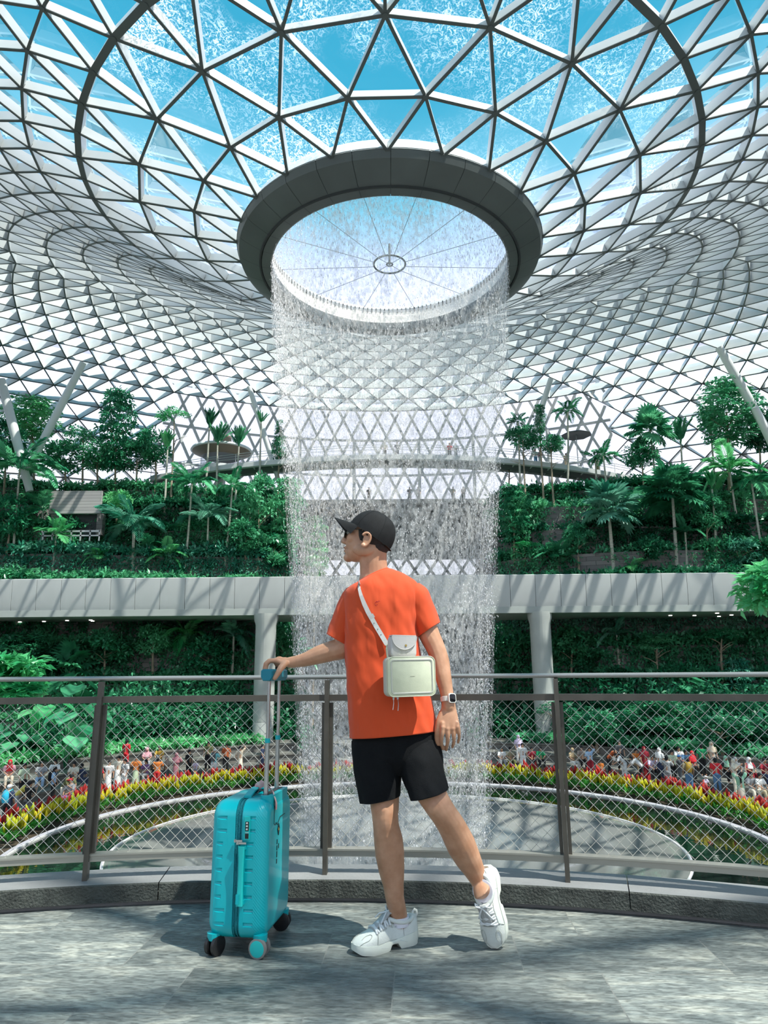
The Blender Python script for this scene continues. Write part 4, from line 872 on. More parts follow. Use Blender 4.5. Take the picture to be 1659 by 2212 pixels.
for a in (
 (16, 1700, 'sit', 30, 'pink', tr_('beige'), hs('red'), 'person in a red headscarf and pink top sitting on the steps at the left rim'),
 (86, 1702, 'sit', 20, 'grey', tr_('lightblue'), H, 'person in grey top and pale blue trousers sitting on the left steps'),
 (116, 1696, 'sit', 0, 'white', tr_('tan'), H, 'person in white shirt and tan trousers sitting on the left steps'),
 (46, 1728, 'stand', 60, 'palegreen', tr_('black'), LH, 'long-haired person in pale green top before the left steps'),
 (11, 1790, 'stand', 170, 'navy', tr_('black'), cp('white'), 'person in white cap with a bright blue backpack by the flowers', 1, None, 'cyan'),
 (33, 1764, 'bend', 90, 'yellow', tr_('grey'), H, 'person in yellow top stooping beside the blue backpack'),
 (54, 1778, 'photo', 150, 'black', tr_('darkgrey'), H, 'person in black T-shirt standing right behind the flowers at the left'),
 (112, 1735, 'stand', 100, 'lightblue', tr_('black'), H, 'person in light blue shirt with a dark backpack before the left steps', 1, None, 'black'),
 (135, 1742, 'bend', 60, 'olive', tr_('cream'), H, 'person in olive top leaning over left of the fence post'),
 (150, 1744, 'sit', -20, 'grey', tr_('purple'), cp('red'), 'seated person in red cap left of the left fence post'),
 (157, 1702, 'sit', 0, 'cream', tr_('khaki'), H, 'person in cream top sitting left of the left fence post'),
 (171, 1706, 'sit', 170, 'navy', tr_('navy'), H, 'person in navy shirt with back turned at the left fence post'),
 (211, 1722, 'stand', 30, 'black', sk('black'), hs('red'), 'person in bright red headscarf and long black robe right of the left post'),
 (270, 1662, 'stand', 160, 'red', tr_('red'), H, 'person all in red standing high behind the left crowd'),
 (231, 1716, 'stand', 20, 'white', sk('white'), LH, 'long-haired person in a white dress behind the flowers'),
 (252, 1703, 'stand', 0, 'cream', sk('white'), LH, 'person in cream top and white skirt beside the white dress'),
 (266, 1711, 'stand', -30, 'white', tr_('white'), H, 'person all in white with a dark backpack', 1, None, 'darkgrey'),
 (291, 1704, 'photo', 10, 'orange', sk('palegreen'), LH, 'person in a pale green skirt lifting a phone'),
 (337, 1706, 'photo', 180, 'orange', sh_('red'), H, 'person in orange shirt and red shorts seen from behind'),
 (378, 1694, 'photo', 170, 'dusty', sk('dusty'), hs('dusty'), 'person in long dusty pink dress and headscarf by the flowers'),
 (315, 1664, 'sit', 20, 'pink', tr_('grey'), hs('pink'), 'person in pink headscarf and pink top in the back row at the left'),
 (343, 1660, 'sit', 0, 'mustard', tr_('black'), H, 'person in mustard top in the back row at the left'),
 (338, 1682, 'sit', 10, 'darkgrey', tr_('black'), hs('grey'), 'person in grey headscarf behind the orange shirt'),
 (314, 1692, 'sit', -20, 'purple', tr_('grey'), LH, 'seated person in purple top and grey trousers'),
 (358, 1684, 'sit', 0, 'taupe', tr_('darkgrey'), hs('taupe'), 'seated person in taupe headscarf left of the pink dress'),
 (406, 1684, 'stand', 60, 'black', tr_('black'), H, 'person all in black right of the long pink dress'),
 (421, 1684, 'stand', 0, 'lavender', tr_('grey'), LH, 'child in lavender top right of the long pink dress', 1, None, None, True),
 (461, 1682, 'photo', 170, 'aqua', sh_('white'), cp('white'), 'person in white cap with an aqua bag and white shorts', 1, None, 'darkgrey'),
 (448, 1664, 'stand', 0, 'olive', tr_('black'), H, 'person in olive top behind the aqua bag'),
 (517, 1674, 'onearm', 20, 'beige', sk('cream'), LH, 'long-haired person in cream skirt shading the eyes near the left column'),
 (566, 1668, 'stand', 90, 'navy', tr_('navy'), H, 'person in navy standing in front of the left column'),
 (487, 1668, 'stand', 0, 'rust', tr_('black'), H, 'person in rust top between the aqua bag and the cream skirt'),
 (1085, 1660, 'sit', 0, 'white', tr_('grey'), LH, 'seated long-haired person in white top beside the right edge of the waterfall'),
 (1103, 1660, 'sit', 10, 'khaki', tr_('olive'), H, 'seated person in khaki top left of the lavender hood'),
 (1122, 1648, 'stand', 10, 'lavender', tr_('white'), hs('lavender'), 'person in lavender headscarf standing tall left of the right column'),
 (1131, 1666, 'stand', 0, 'white', tr_('white'), H, 'person all in white in front of the lavender headscarf'),
 (1150, 1660, 'sit', 0, 'darkred', tr_('black'), H, 'seated person in dark red top left of the right column'),
 (1169, 1660, 'sit', 0, 'green', tr_('black'), H, 'person in bright green top at the foot of the right column'),
 (1238, 1664, 'sit', 20, 'tan', tr_('white'), hs('tan'), 'person in tan headscarf and white trousers right of the right post'),
 (1258, 1660, 'sit', 0, 'taupe', tr_('black'), H, 'person in taupe top right of the tan headscarf'),
 (1277, 1678, 'onearm', 0, 'lightblue', tr_('darkred'), H, 'person in light blue shirt raising an arm at the right'),
 (1300, 1686, 'stand', 0, 'orange', tr_('brown'), LH, 'long-haired child in orange behind the right flowers', 1, None, None, True),
 (1317, 1672, 'bend', 60, 'rust', tr_('black'), H, 'person in rust shirt leaning towards the white shirt'),
 (1351, 1684, 'bend', -80, 'white', tr_('white'), H, 'person all in white bending low over the right flowers'),
 (1342, 1664, 'stand', 0, 'darkgrey', tr_('black'), H, 'person in dark grey behind the bending white shirt'),
 (1376, 1668, 'sit', 10, 'orange', tr_('tan'), LH, 'seated long-haired person in orange on the right'),
 (1396, 1680, 'stand', 0, 'darkred', sk('darkred'), hs('darkred'), 'person in dark red dress and headscarf on the right'),
 (1388, 1692, 'bend', -100, 'white', tr_('black'), H, 'person in white shirt and black trousers stooping by the right flowers'),
 (1412, 1684, 'sit', 0, 'lavender', tr_('black'), H, 'seated person in lavender top right of the dark red dress'),
 (1429, 1684, 'stand', -60, 'white', tr_('navy'), hs('white'), 'person in white headscarf, white top and navy trousers'),
 (1446, 1706, 'photo', 140, 'grey', tr_('grey'), H, 'person all in grey walking past the right flowers'),
 (1469, 1664, 'sit', 0, 'white', tr_('pink'), H, 'person in white T-shirt sitting high in the right crowd'),
 (1457, 1690, 'stand', 0, 'palegreen', tr_('black'), H, 'person in pale green top behind the all-grey walker'),
 (1472, 1702, 'photo', 60, 'darkgrey', tr_('darkgrey'), cp('blue'), 'person in blue cap holding up a phone'),
 (1485, 1672, 'sit', 0, 'jeans', tr_('black'), H, 'seated person in denim blue top behind the blue cap'),
 (1492, 1712, 'stand', 170, 'khaki', tr_('jeans'), H, 'person in blue jeans with a khaki backpack seen from behind', 1, None, 'mustard'),
 (1502, 1694, 'stand', 30, 'red', tr_('black'), hs('red'), 'person in red headscarf and red top in the right crowd'),
 (1521, 1676, 'stand', 170, 'green', tr_('black'), H, 'person in bright green T-shirt with back turned on the right'),
 (1543, 1672, 'stand', 0, 'beige', tr_('taupe'), hs('beige'), 'person in beige headscarf standing tallest in the right crowd'),
 (1552, 1712, 'stand', 160, 'red', tr_('jeans'), H, 'person in red top and blue jeans seen from behind'),
 (1526, 1714, 'sit', 30, 'lavender', tr_('black'), cp('white'), 'child in white cap sitting before the red top', 1, None, None, True),
 (1572, 1690, 'sit', 0, 'black', tr_('black'), hs('mint'), 'seated person in mint headscarf and black clothes'),
 (1593, 1694, 'sit', 0, 'grey', tr_('black'), hs('grey'), 'person in grey headscarf at the right'),
 (1622, 1694, 'sit', 10, 'darkred', tr_('darkred'), hs('white'), 'person in white headscarf and dark red top'),
 (1592, 1716, 'photo', 40, 'cream', tr_('cream'), hs('cream'), 'person in cream headscarf and cream clothes on the right'),
 (1606, 1752, 'armsup', 170, 'mint', sk('cream'), LH, 'long-haired person in mint top raising both arms at the right flowers'),
 (1645, 1732, 'sit', 20, 'white', tr_('khaki'), H, 'seated person in white T-shirt and khaki trousers near the right rim'),
 (1628, 1730, 'sit', 0, 'grey', tr_('cream'), H, 'seated person in grey T-shirt and cream trousers near the right rim'),
 (1627, 1612, 'sit', 0, 'beige', tr_('khaki'), H, 'person in beige top sitting high up among the right bushes'),
 (1656, 1696, 'sit', 0, 'darkred', tr_('navy'), H, 'person in dark red top and navy trousers at the right rim'),
 (208, 1612, 'sit', 0, 'lavender', tr_('black'), H, 'person in lavender top sitting high among the left bushes'),
 (240, 1606, 'sit', 0, 'taupe', tr_('brown'), LH, 'long-haired person in taupe sitting high among the left bushes'),
): visitor(*a)
# people up on the canopy bridge and the walkway behind the water
for px, face, top, bot, hd_, lab in ((1176, 0, 'white', tr_('jeans'), H, 'person in white top on the canopy bridge right of the waterfall'), (1187, 0, 'pink', tr_('white'), cp('white'), 'person in pink top and white cap on the canopy bridge'), (1252, 10, 'tan', tr_('tan'), H, 'person in tan clothes on the canopy bridge behind the slim palm'), (1334, 0, 'khaki', tr_('olive'), H, 'person in khaki at the right end of the canopy bridge'), (830, 0, 'olive', tr_('black'), H, 'person in olive on the canopy bridge behind the water'), (858, 0, 'navy', tr_('navy'), H, 'person in navy on the canopy bridge behind the water'), (976, 0, 'red', tr_('black'), H, 'person in red on the canopy bridge behind the water'), (990, 20, 'darkgrey', tr_('grey'), hs('white'), 'person in white headscarf on the canopy bridge behind the water')):
    x = (px - 829.5) / 1500 * 72 + .1; q = cbp(x - 1); r = visitor(0, 0, 'stand', face, top, bot, hd_, lab, on=60); r.location = Vector((x, 70 + q.y + 1.2, CZ + 22.5 + q.z))
for px, top, lab in ((798, 'darkgrey', 'dark figure at the window wall behind the water, leftmost'), (884, 'black', 'dark figure on the walkway above the rock wall, left of the middle'), (902, 'navy', 'navy figure on the walkway above the rock wall'), (976, 'olive', 'olive figure on the walkway above the rock wall'), (998, 'brown', 'brown figure at the right end of the walkway above the rock wall')):
    r = visitor(0, 0, 'stand', 0, top, tr_('black'), H, lab, on=60); r.location = Vector(((px - 829.5) / 1500 * 86, 81.5, 20.25 + CZ))
# ------------------------------------------------------------------ viewing platform
PX, PY = -.49, -2.03; RF = 5.67                      # centre of the round platform, radius of the kerb line
m, t, out = nt('slate_paving'); p = nd(t, 'ShaderNodeBsdfPrincipled')
c0 = nd(t, 'ShaderNodeTexCoord'); mp = nd(t, 'ShaderNodeMapping'); mp.inputs['Rotation'].default_value = (0, 0, math.radians(3)); mp.inputs['Location'].default_value = (.12, .05, 0); t.links.new(c0.outputs['Object'], mp.inputs[0])
br = nd(t, 'ShaderNodeTexBrick', i_Scale=1.0, i_Mortar_Size=.0022, i_Mortar_Smooth=.2); br.inputs['Brick Width'].default_value = .74; br.inputs['Row Height'].default_value = .36; br.offset = .37
br.inputs['Color1'].default_value = (0, 0, 0, 1); br.inputs['Color2'].default_value = (1, 1, 1, 1); br.inputs['Mortar'].default_value = (.5, .5, .5, 1); t.links.new(mp.outputs[0], br.inputs['Vector'])
# every slab gets its own grain direction through a shifted lookup
sh = nd(t, 'ShaderNodeVectorMath', operation='SCALE'); sh.inputs['Scale'].default_value = 17.0; t.links.new(br.outputs['Color'], sh.inputs[0])
ad = nd(t, 'ShaderNodeVectorMath', operation='ADD'); t.links.new(mp.outputs[0], ad.inputs[0]); t.links.new(sh.outputs[0], ad.inputs[1])
mp2 = nd(t, 'ShaderNodeMapping'); mp2.inputs['Scale'].default_value = (1.0, 3.2, 1); mp2.inputs['Rotation'].default_value = (0, 0, .5); t.links.new(ad.outputs[0], mp2.inputs[0])
n1 = nd(t, 'ShaderNodeTexNoise', i_Scale=2.4, i_Detail=6.0, i_Distortion=1.6); t.links.new(mp2.outputs[0], n1.inputs['Vector'])
n2 = nd(t, 'ShaderNodeTexNoise', i_Scale=26.0, i_Detail=5.0, i_Distortion=.5); t.links.new(mp2.outputs[0], n2.inputs['Vector'])
r1 = ramp(t, n1.outputs[0], [(.30, (.12, .135, .13)), (.52, (.21, .225, .21)), (.68, (.38, .38, .33))])
r2 = ramp(t, n2.outputs[0], [(.35, (.55, .55, .55)), (.65, (1.25, 1.25, 1.25))])
mu = nd(t, 'ShaderNodeMix', data_type='RGBA', blend_type='MULTIPLY'); mu.inputs[0].default_value = 1; t.links.new(r1.outputs[0], mu.inputs[6]); t.links.new(r2.outputs[0], mu.inputs[7])
tone = ramp(t, br.outputs['Color'], [(0, (.8, .8, .8)), (1, (1.2, 1.2, 1.2))]); mu2 = nd(t, 'ShaderNodeMix', data_type='RGBA', blend_type='MULTIPLY'); mu2.inputs[0].default_value = 1; t.links.new(mu.outputs[2], mu2.inputs[6]); t.links.new(tone.outputs[0], mu2.inputs[7])
mj = nd(t, 'ShaderNodeMix', data_type='RGBA'); t.links.new(br.outputs['Fac'], mj.inputs[0]); t.links.new(mu2.outputs[2], mj.inputs[6]); mj.inputs[7].default_value = (.22, .22, .20, 1)
t.links.new(mj.outputs[2], p.inputs['Base Color']); p.inputs['Roughness'].default_value = .42
bu = nd(t, 'ShaderNodeBump', i_Strength=.55, i_Distance=.012); t.links.new(n2.outputs[0], bu.inputs['Height']); t.links.new(bu.outputs[0], p.inputs['Normal']); t.links.new(p.outputs[0], out.inputs[0])
b = MB(); b.lathe([(RF + .3, -.35), (RF + .3, 0), (0.001, 0)], (PX, PY, 0), n=160); tag(b.build('floor', m, ang=30), 'grey slate paving of the round viewing platform', 'floor', kind='structure')
m_kerb = mat('kerb_stone', (.055, .06, .052), .75, var=.4, vscale=14, bump=.9, bscale=90); m_ktop = mat('kerb_cap', (.25, .25, .25), .5, var=.12, vscale=5, bump=.25, bscale=60)
A0, A1 = math.radians(125), math.radians(235)
def pa(a, r, z): return V(PX + r * math.sin(a), PY - r * math.cos(a), z)
b = MB(); joints = [A0, 2.86, 3.045, 3.245, 3.44, A1]
b.mi = 1; b.lathe([(RF + .0, .0), (RF + .0, .022)], (PX, PY, 0), 80, A0, A1)
for j0, j1 in zip(joints, joints[1:]):
    e = .0004
    b.mi = 0; b.lathe([(RF + .02, .022), (RF - .035, .022), (RF - .035, .094), (RF - .03, .1)], (PX, PY, 0), 14, j0 + e, j1 - e)
    b.mi = 1; b.lathe([(RF - .03, .1), (RF + .235, .102), (RF + .24, .06), (RF + .24, -.3)], (PX, PY, 0), 14, j0 + e, j1 - e)
o = b.build('trim_1', [m_kerb, m_ktop], ang=25); tag(o, 'dark rough stone kerb with a smoother grey top under the railing', 'kerb', kind='structure')
# railing
m_bar = mat('bronze_steel', (.105, .095, .08), .38, metal=.5, var=.15, vscale=8); m_wire = mat('wire', (.62, .60, .55), .35, metal=.7); m_toprail = mat('top_rail', (.36, .35, .33), .32, metal=.6)
rl = empty('railing', (PX, PY, 0), label='curved steel railing with wire mesh infill on the stone kerb', cat='railing')
RR = RF + .07; RM = RF + .115
pang = []
for px, py in ((178, 1908), (700, 1893), (1227, 1909)):
    q = onz(px, py, .1); pang.append(math.atan2(q.x - PX, -(q.y - PY)))
pang = sorted(x % (2 * PI) for x in pang); stp = (pang[2] - pang[0]) / 2
pang = [pang[0] - 2 * stp, pang[0] - stp] + pang + [pang[2] + stp, pang[2] + 2 * stp]
def rp_(a, r, z): return V(r * math.sin(a), -r * math.cos(a), z)
for a in pang:
    pr = empty('post', parent_ := (0, 0, 0)); pr.parent = rl
    rd = V(math.sin(a), -math.cos(a), 0); tn = V(math.cos(a), math.sin(a), 0)
    b = MB(); c = rp_(a, RR, 0); b.beam(c + V(0, 0, .1), c + V(0, 0, 1.02), .022, .05, rd, -.03); b.build('flat_bar', m_bar, pr, smooth=False)
    for s in (-1, 1):
        b = MB(); c2 = rp_(a, RR + .022, 0) + tn * (s * .020); b.beam(c2 + V(0, 0, .213), c2 + V(0, 0, .905), .016, .034, rd, -.01); b.build('mesh_frame_bar', m_bar, pr, smooth=False)
N_ = 120; aa = [pang[0] + (pang[-1] - pang[0]) * k / N_ for k in range(N_ + 1)]
b = MB(); b.tube([rp_(a, RR - .01, 1.035) for a in aa], .0115, 12); b.build('top_rail', m_toprail, rl)
def rect(r0_, r1_, z0, z1): return [[rp_(a, r, z) for r, z in ((r0_, z0), (r1_, z0), (r1_, z1), (r0_, z1))] for a in aa]
b = MB(); b.loft(rect(RR - .012, RR + .045, .915, .946), True); b.build('middle_rail', m_bar, rl, smooth=False)
b = MB(); b.loft(rect(RR - .005, RR + .045, .178, .205), True); b.loft(rect(RR - .012, RR + .05, .205, .213), True); b.build('bottom_rail', mat('bottom_rail', (.40, .385, .34), .35, metal=.6), rl, smooth=False)
for a0_, a1_ in zip(pang, pang[1:]):
    b = MB(); L_ = (a1_ - a0_) * RM; inset = .03; z0, z1 = .213, .915; pit = .0535; n_ = int((L_ + .7) / pit) + 2; sl = 1.0
    for dirn in (1, -1):
        for k in range(-16, n_ + 2):
            P = []; x = k * pit
            for i in range(7):
                zz_ = z0 + (z1 - z0) * i / 6; xx = (x + dirn * (zz_ - z0) / sl) if dirn > 0 else (x + (z1 - zz_) / sl)
                P.append((xx, zz_))
            # clip to the bay
            Q_ = []
            for (x1, za), (x2, zb) in zip(P, P[1:]):
                lo_, hi_ = inset, L_ - inset
                if max(x1, x2) <= lo_ or min(x1, x2) >= hi_: continue
                f0, f1 = 0, 1
                for lim in (lo_, hi_):
                    if (x1 - lim) * (x2 - lim) < 0:
                        tt = (lim - x1) / (x2 - x1)
                        inside0 = lo_ <= x1 <= hi_
                        if inside0: f1 = min(f1, tt)
                        else: f0 = max(f0, tt)
                A_ = (lerp(x1, x2, f0), lerp(za, zb, f0)); B_ = (lerp(x1, x2, f1), lerp(za, zb, f1))
                if not Q_: Q_.append(A_)
                Q_.append(B_)
            if len(Q_) >= 2: b.tube([rp_(a0_ + x_ / RM, RM - RF + RF + .0015 * dirn, z_) for x_, z_ in Q_], .0013, 5, False)
    b.build('mesh_infill', m_wire, rl, ang=0)
# ------------------------------------------------------------------ suitcase
def rrect(w, h, r, n=7):
    P = []
    for cx, cy, a0 in ((w / 2 - r, h / 2 - r, 0), (-w / 2 + r, h / 2 - r, 90), (-w / 2 + r, -h / 2 + r, 180), (w / 2 - r, -h / 2 + r, 270)):
        for k in range(n + 1):
            a = math.radians(a0 + 90 * k / n); P.append((cx + r * math.cos(a), cy + r * math.sin(a)))
    return P
m, t, out = nt('case_shell'); p = nd(t, 'ShaderNodeBsdfPrincipled'); p.inputs['Base Color'].default_value = (.0, .46, .51, 1); p.inputs['Roughness'].default_value = .34; p.inputs['Coat Weight'].default_value = .25
tc = nd(t, 'ShaderNodeTexCoord'); sp = nd(t, 'ShaderNodeSeparateXYZ'); t.links.new(tc.outputs['Object'], sp.inputs[0]); sn = nd(t, 'ShaderNodeSeparateXYZ'); t.links.new(tc.outputs['Normal'], sn.inputs[0])
def mth(op, a, b=None):
    n = nd(t, 'ShaderNodeMath', operation=op)
    for i, v in enumerate((a, b)):
        if v is None: continue
        if isinstance(v, (int, float)): n.inputs[i].default_value = v
        else: t.links.new(v, n.inputs[i])
    return n.outputs[0]
l1 = mth('PINGPONG', mth('ADD', sp.outputs[1], 5.0), .0105); l2 = mth('PINGPONG', mth('ADD', mth('ADD', sp.outputs[2], mth('MULTIPLY', sp.outputs[0], 1.3)), 5.0), .006)
onx = mth('GREATER_THAN', sn.outputs[0], .82); side = mth('MULTIPLY', mth('GREATER_THAN', sp.outputs[0], .068), mth('SUBTRACT', 1.0, onx))
g1 = mth('MULTIPLY', mth('LESS_THAN', l1, .0022), onx); g2 = mth('MULTIPLY', mth('MULTIPLY', l2, 100.0), side)
hgt = mth('SUBTRACT', g2, g1); bu = nd(t, 'ShaderNodeBump', i_Strength=.35, i_Distance=.003); t.links.new(hgt, bu.inputs['Height']); t.links.new(bu.outputs[0], p.inputs['Normal']); t.links.new(p.outputs[0], out.inputs[0]); m_shell = m
m_teal = mat('teal_plastic', (.0, .42, .46), .4); m_tealb = mat('teal_handle', (.01, .50, .48), .45); m_zip = mat('zipper_tape', (.0, .22, .26), .6, bump=.6, bscale=300); m_black = mat('black_plastic', (.012, .012, .013), .4); m_tyre = mat('grey_tyre', (.22, .21, .20), .6); m_chrome = mat('brushed_alu', (.62, .62, .60), .25, metal=.9); m_pinkf = mat('pink_print', (.80, .25, .28), .6, alt=(.85, .75, .72), vscale=40)
scs = empty('suitcase', (-.556, 3.125, 0), math.radians(-8), label='turquoise hard-shell cabin suitcase on four wheels beside the man', cat='suitcase')
W_, H_, T2, ZC = .36, .503, .117, .057 + .2515
def shell(x0, x1, name):
    """half shell between x0 (open edge) and x1 (outer face)"""
    s = 1 if x1 > x0 else -1; b = MB(); rings = []; R_ = .05; L_ = abs(x1 - x0); st = [(0, 0)] + [(L_ - R_ + R_ * math.sin(a), R_ * (1 - math.cos(a))) for a in [PI / 2 * i / 8 for i in range(9)]]
    for d, ins in st: rings.append([V(x0 + s * d, y, z + ZC) for y, z in rrect(W_ - 2 * ins * .8, H_ - 2 * ins * .8, max(.02, .062 - ins * .55))])
    if s < 0: rings = [r[::-1] for r in rings]
    b.loft(rings, True); o = b.build(name, m_shell, scs, ang=50)
    c = MB()
    for k in range(9):
        z = .118 + .0475 * k; w0, w1 = ((.030, .062) if 1 < k < 7 else (.030, .068)) if s > 0 else ((.062, .094) if 1 < k < 7 else (.048, .094))
        if s < 0 and k in (0, 1): w0 = .046
        c.tube([V(s * w0, -W_ / 2 - .002, z), V(s * w1, -W_ / 2 - .002, z)], .0078, 10)
    oc = c.build('cutter', m_shell, smooth=False); oc.parent = scs
    md = o.modifiers.new('b', 'BOOLEAN'); md.operation = 'DIFFERENCE'; md.object = oc; md.solver = 'EXACT'
    dg = bpy.context.evaluated_depsgraph_get(); dg.update(); me = bpy.data.meshes.new_from_object(o.evaluated_get(dg)); o.modifiers.clear(); o.data = me
    me.polygons.foreach_set('use_smooth', [True] * len(me.polygons)); me.set_sharp_from_angle(angle=math.radians(35)); bpy.data.objects.remove(oc); return o
shell(.014, T2, 'rear_shell'); shell(-.014, -T2, 'front_shell')
b = MB()
for x, ins in ((-.014, .0045), (0, .0045), (.014, .0045)): pass
b.loft([[V(x, y, z + ZC) for y, z in rrect(W_ - 2 * i_, H_ - 2 * i_, .06)] for x, i_ in ((-.0145, .004), (-.012, .004), (-.0115, .001), (-.008, .001), (-.0075, .005), (.0005, .005), (.001, .0015), (.0045, .0015), (.005, .005), (.010, .005), (.0105, .001), (.0145, .001))], False); b.build('zipper_band', m_zip, scs, ang=25)
yf = -W_ / 2
hd = empty('side_handle'); hd.parent = scs
b = MB(); zs_ = [.19, .21, .25, .30, .345, .38, .40]; b.loft([[V(.022 + x, yf - .024 + y + .004 * math.sin(PI * (z - .19) / .21), z) for x, y in rrect(.026 - .006 * math.sin(PI * (z - .19) / .21), .014, .005, 4)] for z in zs_]); b.build('grip', m_tealb, hd, ang=40)
b = MB(); b.box((.022, yf - .012, .198), (.024, .026, .014)); b.box((.022, yf - .012, .393), (.024, .026, .014)); b.box((.016, yf - .034, .215), (.012, .004, .034)); b.build('bracket', m_teal, hd, smooth=False)
lk = empty('combination_lock'); lk.parent = scs
b = MB(); b.box((.036, yf - .003, .462), (.022, .012, .085)); b.build('lock_plate', m_tealb, lk, smooth=False)
b = MB(); b.box((.037, yf - .0095, .470), (.014, .002, .034)); b.box((.037, yf - .0095, .434), (.014, .002, .018)); b.build('window', m_black, lk, smooth=False)
b = MB()
for k in range(3): b.tube([V(.034, yf - .0105, .459 + .011 * k), V(.040, yf - .0105, .459 + .011 * k)], .0035, 8)
b.box((.037, yf - .0095, .447), (.013, .003, .002)); b.build('dials', mat('dial', (.6, .62, .6), .4), lk)
for k in range(2):
    b = MB(); z = .417 - .008 * k; b.box((.006 + .016 * k, yf - .013, z), (.030, .006, .007)); b.box((-.008 + .01 * k, yf - .011, z), (.008, .01, .010)); b.build('zipper_pull', m_chrome, scs, smooth=False)
th = MB(); th.loft([[V(.005 + x, y, ZC + H_ / 2 + .004 + .018 * math.sin(PI * i / 8) + z) for x, z in rrect(.032, .010, .004, 3)] for i, y in enumerate([-.10 + .2 * k / 8 for k in range(9)])]); th.build('top_handle', m_teal, scs)
# trolley
hs_ = MB(); hs_.loft([[V(.088 + x, y, z) for x, y in rrect(.052, .235, .014, 4)] for z in (.47, .52, .562, .572)]); hs_.build('trolley_housing', m_teal, scs, ang=40)
b = MB(); b.box((.080, 0, .571), (.026, .205, .004)); b.build('housing_slot', m_black, scs, smooth=False)
tx = .074; tl = empty('trolley'); tl.parent = scs
for y in (-.075, .075):
    b = MB(); b.tube([V(tx, y, .55), V(tx, y, .78)], .0098, 12); b.build('outer_tube', m_chrome, tl)
    b = MB(); b.tube([V(tx, y, .77), V(tx, y, 1.035)], .0075, 12); b.build('inner_tube', m_chrome, tl)
    b = MB(); b.tube([V(tx, y, .772), V(tx, y, .79)], .0112, 12); b.build('collar', m_teal, tl)
b = MB(); gr = [(-.026, .02), (-.026, -.006), (-.016, -.022), (.016, -.022), (.026, -.006), (.026, .02), (.018, .027), (-.018, .027)]
b.loft([[V(tx + x * k, y, 1.045 + z * k) for x, z in gr] for y, k in ((-.118, .86), (-.112, 1), (0, 1), (.112, 1), (.118, .86))]); b.build('grip', mat('grip_teal', (.0, .20, .27), .4), tl, ang=25)
# marks on the rear face
b = MB(); X = T2 + .0008
zg = [(-.095, .53), (-.095, .462), (-.078, .455), (-.066, .462), (-.050, .45), (-.01, .474), (.06, .474)]
b.tube([V(X, y, z) for y, z in zg], .0016, 5); b.build('zigzag_seam', m_black, scs)
b = MB(); b.add([V(X + .001, y, z) for y, z in ((-.032, .452), (-.020, .432), (-.032, .408), (-.044, .432))], [(0, 1, 2, 3)]); b.add([V(X, y, z) for y, z in ((-.032, .452), (-.020, .432), (-.032, .408), (-.044, .432))], [(3, 2, 1, 0)]); b.tube([V(X + .001, y, z) for y, z in ((-.032, .452), (-.020, .432), (-.032, .408), (-.044, .432), (-.032, .452))], .0018, 4); b.build('emblem', m_black, scs)
b = MB(); b.box((X + .001, -.032, .431), (.003, .006, .010)); b.build('emblem_centre', mat('gold_print', (.5, .4, .1), .4), scs, smooth=False)
b = MB()
for z, l_ in ((.385, .018), (.362, .018), (.338, .022), (.312, .017)): b.box((X, -.045, z), (.002, .007, l_))
b.box((X, -.022, .365), (.002, .006, .018)); b.build('lettering', m_black, scs, smooth=False)
# casters
for sx, sy in ((-1, -1), (1, -1), (-1, 1), (1, 1)):
    cw = empty('caster', (sx * .092, sy * .150, 0)); cw.parent = scs; tw = {(1, -1): -.15, (-1, -1): 1.2, (1, 1): .05, (-1, 1): .9}[(sx, sy)]
    b = MB(); b.lathe([(0, .085), (.028, .08), (.026, .055), (.012, .045), (0, .045)], n=20); b.build('mount', m_teal, cw)
    R_ = Matrix.Rotation(tw, 3, 'Z'); off = R_ @ V(0, -.004, 0)
    for q in (-1, 1):
        ax_ = R_ @ V(0, 1, 0); c_ = off + V(0, 0, .0355) + ax_ * (q * .016)
        b = MB(); b.tube([c_ - ax_ * .008, c_ - ax_ * .0065, c_ + ax_ * .0065, c_ + ax_ * .008], [.031, .0355, .0355, .031], 28); b.build('tyre', m_tyre if (sx, sy) == (1, -1) else m_black, cw, ang=50)
        b = MB(); e = ax_ * (q * .0085); b.tube([c_ + e - ax_ * (q * .002), c_ + e, c_ + e + ax_ * (q * .001)], [.029, .029, .025], 24); b.build('hub_disc', m_tealb if (sx, sy) == (1, -1) else m_black, cw, ang=40)
    b = MB(); b.box(off + V(0, 0, .045), (.016, .016, .03), R_); b.build('fork', m_teal, cw, smooth=False)
# pink luggage tag looped round the top handle
tg = empty('luggage_tag', tuple(scs.matrix_basis @ V(.06, -.03, .57)), math.radians(-8), label='pink and white luggage tag strap looped on top of the turquoise suitcase', cat='luggage tag')
b = MB(); P = [V(-.055, .03, -.003), V(-.045, .03, .02), V(-.02, .02, .034), V(.01, -.01, .03), V(.045, -.04, .006), V(.062, -.055, -.03), V(.064, -.06, -.055)]
b.tube(P, [.012, .015, .016, .016, .018, .018, .010], 8, flat=.12, up=V(0, 1, 0)); b.build('strap', m_pinkf, tg)
b = MB(); b.tube([V(-.05, .02, -.004), V(-.03, .0, .012), V(-.0, -.02, .008), V(.01, -.04, -.004)], .007, 6, flat=.3); b.build('clip', m_black, tg)
